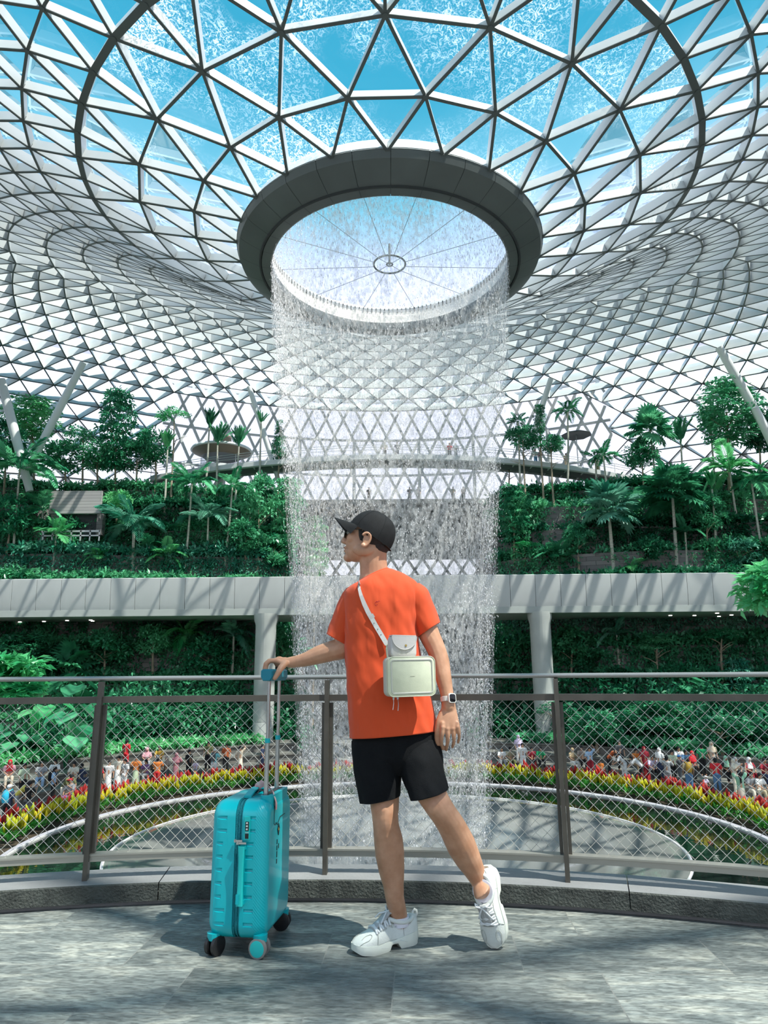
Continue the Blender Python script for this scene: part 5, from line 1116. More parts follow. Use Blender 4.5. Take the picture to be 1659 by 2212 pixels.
# ------------------------------------------------------------------ the man
MY = 3.02
def pr(px, py, rpx, Y=MY):
    p = at(px, py, Y); d = p.y * math.cos(PITCH) + (p.z - CZ) * math.sin(PITCH); return p, rpx * d / FPX
def chain(b, L, n=14, flat=1.0, up=None, sub=3, ends=True):
    """L: (px, py, radius px, Y); smooth Catmull-Rom tube through the joints"""
    Q = [pr(*q) for q in L]; P = [q[0] for q in Q]; R = [q[1] for q in Q]; pts, rs = [], []
    for i in range(len(P) - 1):
        p0, p1, p2, p3 = P[max(i - 1, 0)], P[i], P[i + 1], P[min(i + 2, len(P) - 1)]
        for k in range(sub):
            t_ = k / sub; pts.append(.5 * ((2 * p1) + (p2 - p0) * t_ + (2 * p0 - 5 * p1 + 4 * p2 - p3) * t_ ** 2 + (-p0 + 3 * p1 - 3 * p2 + p3) * t_ ** 3)); rs.append(lerp(R[i], R[i + 1], t_))
    pts.append(P[-1]); rs.append(R[-1]); b.tube(pts, rs, n, flat=flat, up=up)
    if ends: b.ball(P[0], R[0] * .98, 12, 8); b.ball(P[-1], R[-1] * .98, 12, 8)
m, t, out = nt('skin'); p = nd(t, 'ShaderNodeBsdfPrincipled'); n = nd(t, 'ShaderNodeTexNoise', i_Scale=22.0, i_Detail=4.0); t.links.new(coords(t), n.inputs['Vector']); r = ramp(t, n.outputs[0], [(.3, (.46, .225, .125)), (.7, (.60, .325, .20))]); t.links.new(r.outputs[0], p.inputs['Base Color'])
p.inputs['Roughness'].default_value = .45; p.inputs['Subsurface Weight'].default_value = .12; p.inputs['Subsurface Radius'].default_value = (.012, .005, .003); p.inputs['Subsurface Scale'].default_value = .5
n2 = nd(t, 'ShaderNodeTexNoise', i_Scale=260.0, i_Detail=2.0); t.links.new(coords(t), n2.inputs['Vector']); bu = nd(t, 'ShaderNodeBump', i_Strength=.12, i_Distance=.002); t.links.new(n2.outputs[0], bu.inputs['Height']); t.links.new(bu.outputs[0], p.inputs['Normal']); t.links.new(p.outputs[0], out.inputs[0]); m_skin = m
man = empty('person', onz(845, 2045, 0), label='man in orange T-shirt, black shorts and black cap holding a turquoise suitcase handle', cat='person')
MO = man.location.copy()
def bld(b, name, m, parent=man, **k):
    o = b.build(name, m, None, **k); o.parent = parent; o.location = -MO if parent == man else V(0, 0, 0); return o
# head frame: f = facing, u = up, s = his left side (towards the camera)
heel = onz(899, 2032, 0); toe = onz(768, 2062, 0); f_ = (toe - heel); f_.z = 0; f_.normalize(); u_ = V(0, 0, 1); l_ = u_.cross(f_)
M_R = Matrix((f_, l_, u_)).transposed().to_4x4(); M_R.translation = heel
tp_ = onz(1068, 2052, 0); f_ = V(.06, -.14, -1).normalized(); u_ = V(-.46, -.88, .10); u_ = (u_ - f_ * u_.dot(f_)).normalized(); l_ = u_.cross(f_)
M_L = Matrix((f_, l_, u_)).transposed().to_4x4(); M_L.translation = Vector((tp_.x, tp_.y, .004)) - f_ * .289 - u_ * .040
HC = at(797, 1162, 3.03); hf = V(-.965, .24, .10).normalized(); hu = (V(0.06, .02, 1) - hf * V(0.06, .02, 1).dot(hf)).normalized(); hs2 = hf.cross(hu).normalized()
if hs2.y > 0: hs2 = -hs2
HR = Matrix((hf, hs2, hu)).transposed()
def hp(f_, s_, u_): return HC + hf * f_ + hs2 * s_ + hu * u_
b = MB()
b.ball(hp(-.012, 0, .016), (.094, .073, .080), 28, 20, HR); b.ball(hp(.030, 0, -.030), (.070, .062, .080), 24, 16, HR); b.ball(hp(.052, 0, -.066), (.046, .046, .046), 20, 14, HR)
b.ball(hp(.085, 0, -.094), (.022, .026, .020), 14, 10, HR); b.ball(hp(.078, 0, .028), (.026, .052, .020), 14, 10, HR)
for s in (-1, 1):
    b.ball(hp(.060, s * .036, -.012), (.032, .026, .030), 14, 10, HR); b.ball(hp(.004, s * .050, -.062), (.050, .018, .030), 14, 10, HR)
    b.ball(hp(.106, s * .012, -.026), (.012, .009, .009), 10, 8, HR)
b.tube([hp(.088, 0, .030), hp(.098, 0, .010), hp(.112, 0, -.012), hp(.118, 0, -.022)], [.010, .011, .013, .010], 10); b.ball(hp(.117, 0, -.022), (.011, .012, .010), 12, 8, HR)
b.ball(hp(.098, 0, -.052), (.012, .024, .008), 14, 8, HR); b.ball(hp(.095, 0, -.066), (.012, .021, .009), 14, 8, HR)
for s in (-1, 1):
    e = hp(-.008, s * .078, -.026); RE = HR @ Matrix.Rotation(s * .35, 3, 'Z') @ Matrix.Rotation(-.2, 3, 'Y')
    pts = [e + RE @ V(.019 * math.sin(a) * (1 + .15 * math.cos(a)), s * (.012 + .003 * math.cos(a)), .030 * math.cos(a)) for a in [1.15 - 4.3 * k / 16 for k in range(17)]]
    b.tube(pts, [.0058] * 14 + [.006, .0065, .006], 8); b.ball(e + RE @ V(-.002, s * .004, 0), (.0155, .006, .023), 12, 10, RE); b.ball(e + RE @ V(.006, s * .010, -.027), (.009, .006, .010), 10, 8, RE)
b.tube([hp(-.022, 0, -.02), at(806, 1208, 3.035), at(808, 1240, 3.04), at(812, 1262, 3.045)], [.062, .060, .062, .085], 20)
# torso core under the shirt
b.tube([at(825, 1262, 3.04), at(825, 1330, 3.04), at(830, 1450, 3.04), at(850, 1590, 3.04)], [.07, .11, .10, .10], 14)
# arms
chain(b, [(764, 1302, 26, 3.04), (752, 1350, 25, 3.05), (742, 1396, 24, 3.05), (716, 1406, 22, 3.05), (690, 1414, 20, 3.06), (662, 1424, 15.5, 3.07), (640, 1429, 12.6, 3.08), (626, 1431, 12, 3.085)])
chain(b, [(896, 1298, 27, 3.03), (912, 1335, 25, 3.03), (929, 1375, 22.5, 3.02), (942, 1402, 20.5, 3.01), (951, 1430, 20, 3.0), (957, 1460, 18, 2.985), (963, 1487, 15.3, 2.975), (967, 1508, 14, 2.97), (969, 1526, 15, 2.965)])
# right hand over the grip: palm, four fingers across the bar, thumb on the near side
chain(b, [(628, 1431, 11.5, 3.085), (616, 1430, 13, 3.095), (603, 1430, 12.5, 3.10)], flat=.8)
GX = [(3.062, 5.4, 0), (3.088, 5.6, -3), (3.114, 5.4, -2), (3.138, 4.8, 1)]
for Yf, rf, dx in GX: b.tube([pr(610, 1432, 1, Yf)[0], pr(598 + dx, 1427, 1, Yf)[0], pr(584 + dx, 1427.5, 1, Yf)[0], pr(576.5 + dx, 1434, 1, Yf)[0], pr(574 + dx, 1446, 1, Yf)[0], pr(576 + dx, 1455, 1, Yf)[0]], [rf * .0022, rf * .0021, rf * .0019, rf * .00175, rf * .0016, rf * .0013], 10)
for Yf in (3.065, 3.09, 3.115, 3.136): b.ball(pr(600, 1428.5, 1, Yf)[0], .013, 10, 8)
chain(b, [(616, 1433, 8, 3.06), (607, 1443, 7.5, 3.03), (600, 1455, 6.2, 3.012), (593.5, 1465, 5.2, 3.005)], n=10)
# left hand hanging, back to the viewer
chain(b, [(968, 1516, 14, 2.968), (969, 1530, 16.5, 2.963), (969, 1546, 20.5, 2.96), (970, 1562, 22, 2.957), (971, 1574, 21, 2.955), (971, 1579, 17, 2.955)], flat=.46, up=V(0, 1, 0), ends=False)
for (pts, r0_) in ((((956, 1562), (955.5, 1581), (953.5, 1601), (956, 1618)), 5.4), (((966.5, 1566), (967.5, 1588), (966.5, 1606), (964, 1620)), 5.5), (((978, 1566), (980, 1587), (980.5, 1602), (977.5, 1614)), 5.3), (((988, 1562), (991, 1580), (992, 1593), (989.5, 1604)), 4.8)):
    chain(b, [(x, y, r0_ * (1 - .12 * i), 2.947 + .009 * max(0, i - 1) ** 2 - .004 * (i == 1)) for i, (x, y) in enumerate(pts)], n=10); b.ball(pr(pts[0][0] + .5, pts[0][1] + 9, 1, 2.943)[0], .0105, 10, 8)
chain(b, [(957, 1540, 9, 2.965), (949, 1559, 8.2, 2.96), (945, 1580, 6.8, 2.962), (944, 1596, 6, 2.968), (946, 1607, 5, 2.972)], n=10)
# legs
chain(b, [(815, 1600, 46, 3.04), (820, 1650, 42, 3.03), (828, 1700, 34, 3.01), (831, 1740, 31, 2.995), (832, 1762, 28.5, 2.99), (834, 1785, 28, 3.0), (839, 1815, 31.5, 3.02), (842, 1845, 31.5, 3.03), (846, 1880, 28, 3.035), (850, 1912, 22.5, 3.035), (852, 1936, 20.5, 3.035)], n=20, ends=False)
b.tube([pr(850, 1912, 1, 3.035)[0], pr(852, 1936, 1, 3.035)[0], M_R @ V(.082, 0, .105), M_R @ V(.086, 0, .05)], [.041, .0375, .036, .030], 20)
b.ball(pr(829, 1748, 1, 2.964)[0], (.033, .030, .038), 14, 10)
chain(b, [(890, 1600, 46, 3.04), (905, 1650, 42, 3.0), (925, 1700, 34, 2.95), (943, 1734, 30, 2.92), (960, 1760, 28.5, 2.92), (977, 1787, 30, 2.945), (995, 1823, 32, 2.975), (1010, 1853, 28.5, 3.0), (1024, 1879, 23, 3.02), (1037, 1904, 18.5, 3.035)], n=20, ends=False)
b.tube([pr(1024, 1879, 1, 3.02)[0], pr(1037, 1904, 1, 3.035)[0], M_L @ V(.082, 0, .112), M_L @ V(.088, 0, .05)], [.0415, .036, .0365, .031], 20)
b.ball(pr(938, 1742, 1, 2.893)[0], (.033, .030, .038), 14, 10)
body = bld(b, 'body', m_skin); remesh(body, .0034, 5)
# ---- lips, brows
b = MB(); b.ball(hp(.1015, 0, -.0515), (.0095, .021, .0055), 12, 8, HR); b.ball(hp(.0985, 0, -.0655), (.0095, .018, .0062), 12, 8, HR); bld(b, 'lips', mat('lips', (.30, .10, .075), .45))
b = MB()
for s in (-1, 1): b.ball(hp(.087, s * .028, .016), (.012, .014, .012), 14, 10, HR)
bld(b, 'eyes', mat('eye_white', (.7, .68, .65), .2))
# ---- hair below the cap
b = MB(); b.ball(hp(-.022, 0, .012), (.0895, .0765, .082), 28, 20, HR); b.ball(hp(-.050, 0, -.034), (.046, .054, .044), 20, 14, HR); b.tube([hp(.020, .066, .02), hp(.018, .068, -.006), hp(.016, .0675, -.026)], [.012, .009, .003], 8, flat=.4, up=hs2); bld(b, 'hair', mat('hair', (.018, .014, .012), .65, bump=.6, bscale=300))
# ---- cap
m_cap = mat('cap_cloth', (.009, .009, .0095), .8, spec=.3, var=.3, vscale=30, bump=.25, bscale=500)
cf = V(-.845, .16, .50).normalized(); cn = (V(.5, 0, .87) - cf * V(.5, 0, .87).dot(cf)).normalized(); cs = cf.cross(cn).normalized()
if cs.y > 0: cs = -cs
R0 = at(800, 1157, 3.03)
def cp_(a, h, k=1.0): return R0 + cf * (.108 * k * math.cos(a)) + cs * (.089 * k * math.sin(a)) + cn * h
cap = empty('cap'); cap.parent = man; cap.location = -MO
b = MB(); N_ = 48; rings = []
for i in range(13):
    t_ = i / 12 * PI / 2 * .985; k = math.cos(t_) ** .82; rings.append([cp_(2 * PI * j / N_, .112 * math.sin(t_) - (.012 * (math.cos(2 * PI * j / N_) < -.5) if False else 0), k * (1 + .004 * math.cos(12 * PI * j / N_ * 1))) for j in range(N_)])
low = [cp_(2 * PI * j / N_, -.016 * (1 - math.cos(2 * PI * j / N_)) * .5, 1.0) for j in range(N_)]
b.loft([[p for p in low]] + rings, False); b.poly(rings[-1]); o = bld(b, 'crown', m_cap, cap, ang=60)
b = MB(); br_ = []
for i in range(9):
    e = i / 8; row = []
    for j in range(21):
        a = (-1 + 2 * j / 20) * 1.12; q = .074 * math.sqrt(max(0, 1 - (abs(a) / 1.13) ** 2.6)); base_ = cp_(a, .004 - .016 * (1 - math.cos(a)) * .5, 1.0)
        row.append(base_ + cf * (q * e) - cn * (.030 * e * e * .3 + .034 * (abs(a) / 1.12) ** 2 * e))
    br_.append(row)
th_ = cn * .0035; b.loft([r for r in br_], False, False); b.loft([[p - th_ for p in r][::-1] for r in br_], False, False); b.loft([[br_[-1][j], br_[-1][j] - th_] for j in range(21)], False, False); bld(b, 'brim', m_cap, cap, ang=60)
b = MB(); b.ball(R0 + cn * .112, (.006, .006, .004), 10, 6); bld(b, 'button', m_cap, cap)
b = MB(); b.tube([cp_(a, .002 - .016 * (1 - math.cos(a)) * .5, 1.0) for a in [2.55 + 1.2 * k / 10 for k in range(11)]], .008, 8, flat=.2, up=cn); bld(b, 'strap', m_cap, cap)
b = MB()
for k in range(6):
    a = 2 * PI * k / 6 + .02; b.tube([cp_(a, .112 * math.sin(t_), math.cos(t_) ** .82 * 1.004) for t_ in [PI / 2 * .97 * i / 12 for i in range(13)]], .0012, 5)
bld(b, 'seam', m_cap, cap)
# ---- sunglasses
m_lens = mat('dark_lens', (.01, .03, .03), .08, spec=.9); gsr = empty('sunglasses'); gsr.parent = man; gsr.location = -MO
for s in (-1, 1):
    L = [hp(.107 - .012 * abs(y_ / .02 + s * 0) * 0 - .010 * (abs(s * .033 + y_) / .055) ** 2, s * .033 + y_, .012 + z_) for y_, z_ in rrect(.050, .044, .016, 4)]
    b = MB(); b.loft([L, [p - hf * .002 for p in L]], True); bld(b, 'lens', m_lens, gsr)
    b = MB(); b.tube(L + [L[0]], .0016, 6); b.tube([hp(.098, s * .060, .024), hp(.06, s * .071, .022), hp(.0, s * .0775, .020), hp(-.012, s * .078, .010)], .0018, 6); bld(b, 'frame', m_black, gsr)
b = MB(); b.tube([hp(.107, -.01, .016), hp(.111, 0, .018), hp(.107, .01, .016)], .0016, 6); bld(b, 'bridge', m_black, gsr)
# ---- T-shirt
def folds(p, amp, s1=9, s2=26):
    return amp * (mnoise.noise(Vector((p.x * s1 + p.z * 4, p.y * s1, p.z * 3.0 - p.x * 5))) + .55 * mnoise.noise(Vector((p.x * s2 + p.z * 16, p.y * s2, p.z * 8 - p.x * 12))))
m, t, out = nt('orange_jersey'); p = nd(t, 'ShaderNodeBsdfPrincipled'); p.inputs['Base Color'].default_value = (.66, .068, .010, 1); p.inputs['Roughness'].default_value = .85; p.inputs['Sheen Weight'].default_value = .15
n = nd(t, 'ShaderNodeTexNoise', i_Scale=700.0, i_Detail=1.0); t.links.new(coords(t), n.inputs['Vector']); n3 = nd(t, 'ShaderNodeTexNoise', i_Scale=11.0, i_Detail=1.5, i_Distortion=.35); t.links.new(coords(t, scale=(1.5, 1, .6), rot=(0, .5, 0)), n3.inputs['Vector'])
b1 = nd(t, 'ShaderNodeBump', i_Strength=.25, i_Distance=.001); t.links.new(n.outputs[0], b1.inputs['Height']); b2 = nd(t, 'ShaderNodeBump', i_Strength=.55, i_Distance=.02); t.links.new(n3.outputs[0], b2.inputs['Height']); t.links.new(b1.outputs[0], b2.inputs['Normal']); t.links.new(b2.outputs[0], p.inputs['Normal']); t.links.new(p.outputs[0], out.inputs[0]); m_shirt = m
def xsec(xl, xr, yl, yr, dep, Y=MY + .02, n=128, e=2.5):
    """closed ring: left px, right px with their own heights, half depth in metres"""
    pl, pq = at(xl, yl, Y), at(xr, yr, Y); c_ = (pl + pq) / 2; a_ = (pq - pl) / 2; R_ = []
    for k in range(n):
        t_ = 2 * PI * k / n; ct, st_ = math.cos(t_), math.sin(t_); R_.append(c_ + a_ * (abs(ct) ** (2 / e) * (1 if ct > 0 else -1)) + V(0, 1, 0) * (dep * abs(st_) ** (2 / e) * (1 if st_ > 0 else -1)))
    return R_
def densify(rings, k):
    out_ = []
    for i in range(len(rings) - 1):
        r0_, r1_, r2_, r3_ = rings[max(i - 1, 0)], rings[i], rings[i + 1], rings[min(i + 2, len(rings) - 1)]
        for j in range(k):
            t_ = j / k; out_.append([.5 * ((2 * b_) + (c_ - a_) * t_ + (2 * a_ - 5 * b_ + 4 * c_ - d_) * t_ ** 2 + (-a_ + 3 * b_ - 3 * c_ + d_) * t_ ** 3) for a_, b_, c_, d_ in zip(r0_, r1_, r2_, r3_)])
    out_.append(rings[-1]); return out_
def cloth_loft(b, rings, k, amp, fade=None):
    D_ = densify(rings, k); n_ = len(D_); res = []
    for i, r in enumerate(D_):
        c_ = sum(r, Vector()) / len(r); f_ = amp * (fade(i / (n_ - 1)) if fade else 1)
        res.append([p + (p - c_).normalized() * folds(p, f_) for p in r])
    b.loft(res, False); return res
sroot = empty('t_shirt'); sroot.parent = man; sroot.location = -MO
b = MB()
TR = [xsec(772, 838, 1261, 1229, .066, e=2.0), xsec(764, 850, 1265, 1232, .080, e=2.0), xsec(752, 874, 1272, 1243, .098, e=2.2), xsec(744, 900, 1286, 1264, .115), xsec(742, 908, 1306, 1296, .125), xsec(743, 904, 1335, 1330, .128), xsec(745, 901, 1368, 1365, .128), xsec(746, 905, 1405, 1402, .128), xsec(749, 914, 1450, 1446, .13), xsec(752, 927, 1500, 1493, .134), xsec(755, 937, 1550, 1538, .138), xsec(758, 943, 1593, 1577, .14)]
T_rings = cloth_loft(b, TR, 9, .010, lambda q: sstep(q * 4))
o = bld(b, 'torso', m_shirt, sroot, ang=0); md = o.modifiers.new('thick', 'SOLIDIFY'); md.thickness = .003; md.offset = -1
def sleeve(L, ang0, hemtilt):
    b = MB(); rings = []
    Q = [(at(x, y, Y), pr(x, y, r, Y)[1]) for x, y, r, Y in L]; d = (Q[-1][0] - Q[0][0]).normalized(); s_, u_, _ = frame(d, V(0, 1, 0))
    for i, (c_, r_) in enumerate(Q):
        tl_ = hemtilt * i / (len(Q) - 1); rings.append([c_ + s_ * (r_ * math.cos(2 * PI * k / 48)) + u_ * (r_ * 1.15 * math.sin(2 * PI * k / 48)) + d * (tl_ * math.cos(2 * PI * k / 48)) for k in range(48)])
    cloth_loft(b, rings, 8, .009, lambda q: .4 + .6 * q); o = bld(b, 'sleeve', m_shirt, sroot, ang=0); md = o.modifiers.new('thick', 'SOLIDIFY'); md.thickness = .003; md.offset = -1; return o
sleeve([(776, 1282, 28, 3.05), (764, 1303, 31, 3.05), (752, 1328, 31, 3.055), (742, 1356, 30, 3.06), (733, 1384, 29, 3.06)], 0, .006)
sleeve([(880, 1274, 28, 3.03), (893, 1290, 32, 3.03), (904, 1313, 31, 3.03), (915, 1338, 29, 3.03), (925, 1361, 27.5, 3.03)], 0, -.006)
b = MB(); cr_ = TR[0]; b.tube([p for p in cr_] + [cr_[0]], .0055, 8, False); bld(b, 'collar', m_shirt, sroot)
b = MB()
from mathutils.bvhtree import BVHTree
_n = len(T_rings[0]); BV = BVHTree.FromPolygons([p for r in T_rings for p in r], [(i * _n + k, i * _n + (k + 1) % _n, (i + 1) * _n + (k + 1) % _n, (i + 1) * _n + k) for i in range(len(T_rings) - 1) for k in range(_n)])
def onshirt(x, y, off=.004, Yd=2.9):
    o_ = V(0, 0, CZ); d_ = ray(x, y).normalized(); h = BV.ray_cast(o_, d_, 6)[0]
    return (h if h is not None else at(x, y, Yd)) - d_ * off
lg = onshirt(815, 1303, .002)
for pts in (((-.010, 0), (-.002, .008), (.006, .004), (.002, -.004), (-.006, -.007)), ((-.003, .001), (.006, .010), (.011, .008)), ((-.010, -.004), (-.004, -.011), (.004, -.008))): b.tube([lg + V(x, 0, z) for x, z in pts], .0016, 5)
bld(b, 'emblem', mat('emblem_red', (.42, .015, .01), .7), sroot)
b = MB(); k_ = len(T_rings) - 6; b.tube([p + (p - at(850, 1560, MY)).normalized() * .0012 for p in T_rings[k_]] + [T_rings[k_][0]], .0011, 5, False); bld(b, 'hem_stitch', m_shirt, sroot)
# ---- shorts
m_short = mat('black_twill', (.006, .0065, .0075), .9, spec=.2, var=.25, vscale=12, bump=.35, bscale=420)
shr = empty('shorts'); shr.parent = man; shr.location = -MO
b = MB(); cloth_loft(b, [xsec(761, 941, 1560, 1550, .118), xsec(761, 944, 1600, 1592, .122), xsec(763, 949, 1640, 1635, .118), xsec(775, 940, 1672, 1670, .08)], 6, .003); bld(b, 'seat', m_short, shr, ang=0)
for L in ([(761, 868, 1600, 1598), (764, 868, 1640, 1638), (769, 866, 1680, 1676), (774, 863, 1712, 1704), (778, 862, 1734, 1718)], [(852, 948, 1600, 1594), (858, 953, 1640, 1628), (866, 957, 1675, 1660), (877, 961, 1704, 1682), (886, 966, 1728, 1703)]):
    b = MB(); Yl = 3.03 if L[0][0] < 800 else 2.985; cloth_loft(b, [xsec(x0, x1, y0, y1, (.108 - .006 * i) if i else .095, (3.035 - .008 * i) if L[0][0] < 800 else (3.035 - .027 * i), n=96, e=2.2) for i, (x0, x1, y0, y1) in enumerate(L)], 8, .009); o = bld(b, 'leg', m_short, shr, ang=0); md = o.modifiers.new('thick', 'SOLIDIFY'); md.thickness = .003; md.offset = -1
# ---- trainers
m_shoe = mat('white_leather', (.74, .76, .70), .5, var=.06, vscale=20, bump=.15, bscale=200); m_mesh = mat('white_mesh', (.66, .66, .64), .8, bump=.6, bscale=700); m_sole = mat('sole_foam', (.78, .80, .70), .55, var=.05, vscale=10); m_lace = mat('lace', (.80, .81, .80), .8); m_sock = mat('sock', (.80, .78, .84), .9); m_lin = mat('shoe_lining', (.30, .29, .28), .9)
SX = [0, .012, .04, .08, .12, .16, .20, .235, .262, .280, .290]; SW = [.012, .029, .039, .038, .035, .041, .049, .049, .041, .026, .008]
def sw(x): return interp(SX, SW, x)
def topz(x): return interp([0, .02, .05, .085, .115, .145, .165, .20, .235, .262, .282, .292], [.098, .104, .094, .088, .094, .106, .094, .076, .063, .054, .044, .034], x)
def usec(x, k=1.0, up_=0.0, n=18):
    w_ = sw(x) * .96 * k; z0 = .026; h_ = topz(x) - z0 + up_; R_ = []
    for j in range(n + 1):
        a = PI * j / n; c_ = math.cos(a); s_ = math.sin(a); tp = 1 - .30 * min(1, s_ ** 2) if x < .2 else 1 - .15 * s_ ** 2
        R_.append(V(x, w_ * (abs(c_) ** .7 * (1 if c_ > 0 else -1)) * tp, z0 + h_ * s_ ** .75))
    return R_
def upt(x, a, off=.0): # point on the upper, a=0..pi across
    w_ = sw(x) * .96 + off; z0 = .026; h_ = topz(x) - z0 + off; c_, s_ = math.cos(a), math.sin(a); tp = 1 - .30 * s_ ** 2 if x < .2 else 1 - .15 * s_ ** 2
    return V(x, w_ * (abs(c_) ** .7 * (1 if c_ > 0 else -1)) * tp, z0 + h_ * s_ ** .75)
def smooth2(L, k=5):
    L = [Vector((x, a)) for x, a in L]; out_ = []
    for i in range(len(L) - 1):
        p0, p1, p2, p3 = L[max(i - 1, 0)], L[i], L[i + 1], L[min(i + 2, len(L) - 1)]
        for j in range(k):
            t_ = j / k; out_.append(.5 * ((2 * p1) + (p2 - p0) * t_ + (2 * p0 - 5 * p1 + 4 * p2 - p3) * t_ ** 2 + (-p0 + 3 * p1 - 3 * p2 + p3) * t_ ** 3))
    return [tuple(q) for q in out_ + [L[-1]]]
def shoe(M, name):
    root = empty(name); root.parent = man; root.matrix_local = Matrix.Translation(-MO) @ M
    def bb(b, nm, m_, **k): o = b.build(nm, m_, root, **k); return o
    b = MB(); rings = []
    for i in range(41):
        x = .290 * i / 40 - .002; w_ = max(.004, sw(max(0, x)) * 1.07); zb = interp([0, .02, .095, .105, .135, .145, .22, .27, .29], [.012, 0, 0, .020, .020, 0, 0, .006, .018], x); zt = interp([0, .05, .12, .2, .27, .29], [.052, .046, .034, .031, .036, .040], x)
        rings.append([V(x, w_ * (1 + .06 * math.sin(PI * (q / 5))) * sx_, lerp(zb, zt, q / 5)) for sx_, qs in ((1, range(6)), (-1, range(5, -1, -1))) for q in qs])
    b.loft(rings); bb(b, 'sole', m_sole, ang=45)
    b = MB(); b.loft([usec(.004 + .284 * i / 40) for i in range(41)], False, False); bb(b, 'upper', m_shoe, ang=0)
    b = MB(); b.loft([[upt(.205 + .082 * i / 14, PI * j / 24, .0022) for j in list(range(0, 25))] for i in range(15)], False, False); bb(b, 'toe_cap', m_shoe, ang=0)
    for s in (0, 1):
        b = MB(); b.loft([[upt(.004 + .075 * i / 10, (PI * s) + (1 - 2 * s) * (.05 + (.95 - .5 * i / 10) * j / 8), .003) for j in range(9)] for i in range(11)], False, False); b.loft([[upt(.08 + .125 * i / 12, (PI * s) + (1 - 2 * s) * (.08 + .55 * j / 6), .0022) for j in range(7)] for i in range(13)], False, False); bb(b, 'side_overlay', m_shoe, ang=0)
        b = MB(); sg = (1 - 2 * s)
        b.tube([upt(x, (PI * s) + sg * a, .004) for x, a in smooth2([(.205, .1), (.20, .5), (.19, .95), (.175, 1.2)])], .0010, 5); b.tube([upt(x, (PI * s) + sg * a, .004) for x, a in smooth2([(.275, .3), (.262, .55), (.240, .62), (.222, .85), (.226, 1.12), (.245, 1.2), (.262, 1.0)])], .0009, 5)
        for q in range(3): b.tube([upt(.10 + .028 * q + dx, (PI * s) + sg * (.62 + dz), .0045) for dx, dz in ((0, 0), (.006, .18), (.014, .05))], .0012, 5)
        bb(b, 'stitching', mat('stitch', (.42, .43, .38), .8) if 'stitch' not in bpy.data.materials else bpy.data.materials['stitch'])
        b = MB(); b.tube([V(x, sg * sw(x) * 1.09, z) for x, z in ((.0, .036), (.03, .026), (.07, .022), (.10, .030))], .0022, 6); b.tube([V(x, sg * sw(x) * 1.10, z) for x, z in ((.155, .014), (.19, .022), (.22, .014), (.25, .02))], .0016, 6); bb(b, 'sole_line', m_shoe)
    b = MB(); b.tube([V(.078 + .055 * math.cos(a), .036 * math.sin(a), .090 + .010 * math.cos(a) ** 2 + .004 * math.cos(a)) for a in [2 * PI * k / 28 for k in range(29)]], .0085, 10, False); bb(b, 'collar', m_shoe)
    b = MB(); b.ball((.078, 0, .086), (.050, .031, .006), 20, 8); bb(b, 'lining', m_lin)
    b = MB(); b.tube([V(.080, 0, .07), V(.080, 0, .104)], [.040, .0415], 20); bb(b, 'sock', m_sock)
    b = MB(); b.loft([[V(x, y * (1 - .3 * abs(y) / .03), z - 8 * y * y) for y in (-.026, -.013, 0, .013, .026)] for x, z in ((.126, .132), (.136, .126), (.150, .113), (.178, .094), (.205, .077))], False, False); o = bb(b, 'tongue', m_mesh, ang=0); md = o.modifiers.new('t', 'SOLIDIFY'); md.thickness = .008; md.offset = 0
    b = MB()
    for k in range(7):
        x = .140 + .0105 * k; sl = .008 * (1 if k % 2 else -1)
        b.tube([upt(x - .004, .75, .003), upt(x + sl * .3, 1.1, .007), upt(x + sl, PI / 2, .010), upt(x + sl * .3, PI - 1.1, .007), upt(x - .004, PI - .75, .003)], .0042, 7)
    b.tube([V(0.136, .0, .128), V(0.129, .022, .140), V(0.122, .030, .128), V(0.132, .012, .126)], .0032, 6); b.tube([V(0.136, .0, .128), V(0.129, -.020, .142), V(0.120, -.026, .132), V(0.132, -.010, .126)], .0032, 6); b.tube([V(0.136, 0, .128), V(0.159, .020, .120), V(0.179, .030, .100)], .003, 6); b.tube([V(0.136, 0, .128), V(0.162, -.015, .122), V(0.174, -.026, .106)], .003, 6); bb(b, 'laces', m_lace)
    b = MB(); b.tube([V(.004, 0, .085), V(-.005, 0, .098), V(-.003, 0, .110), V(.006, 0, .116), V(.014, 0, .108), V(.016, 0, .098)], .0055, 10, flat=.4, up=V(0, 1, 0)); bb(b, 'pull_tab', m_shoe)
    return root
shoe(M_R, 'trainer')
shoe(M_L, 'trainer')
# ---- smart watch
wt = empty('smart_watch'); wt.parent = man; wt.location = -MO
c_, r_ = pr(968, 1510, 15.8, 2.97); d_ = (at(969, 1530, 2.965) - at(966, 1490, 2.975)).normalized(); s_, u_, _ = frame(d_, V(0, 1, 0))
m_band = mat('white_band', (.78, .76, .70), .5); b = MB(); b.loft([[c_ + d_ * z + (s_ * math.cos(a) + u_ * math.sin(a)) * (r_ * k) for a in [2 * PI * j / 32 for j in range(32)]] for z, k in ((-.010, 1.0), (-.009, 1.06), (.009, 1.06), (.010, 1.0))], False); bld(b, 'band', m_band, wt)
o_ = V(.42, -.9, 0).normalized(); fx = d_.cross(o_).normalized(); Rw = Matrix((fx, d_, fx.cross(d_))).transposed(); o_ = fx.cross(d_); o_ = o_ if o_.y < 0 else -o_
def wface(w1, h1, z0, z1): return [[c_ + o_ * (r_ + z) + fx * x + d_ * y for x, y in rrect(w1 - k, h1 - k, .008, 4)] for z, k in ((z0, 0), (z1 - .001, 0), (z1, .003))]
b = MB(); b.loft(wface(.034, .038, -.003, .007)); bld(b, 'case', m_band, wt, ang=30)
b = MB(); b.loft(wface(.028, .032, .006, .0082)); bld(b, 'screen', mat('watch_screen', (.005, .004, .006), .05), wt, ang=30)
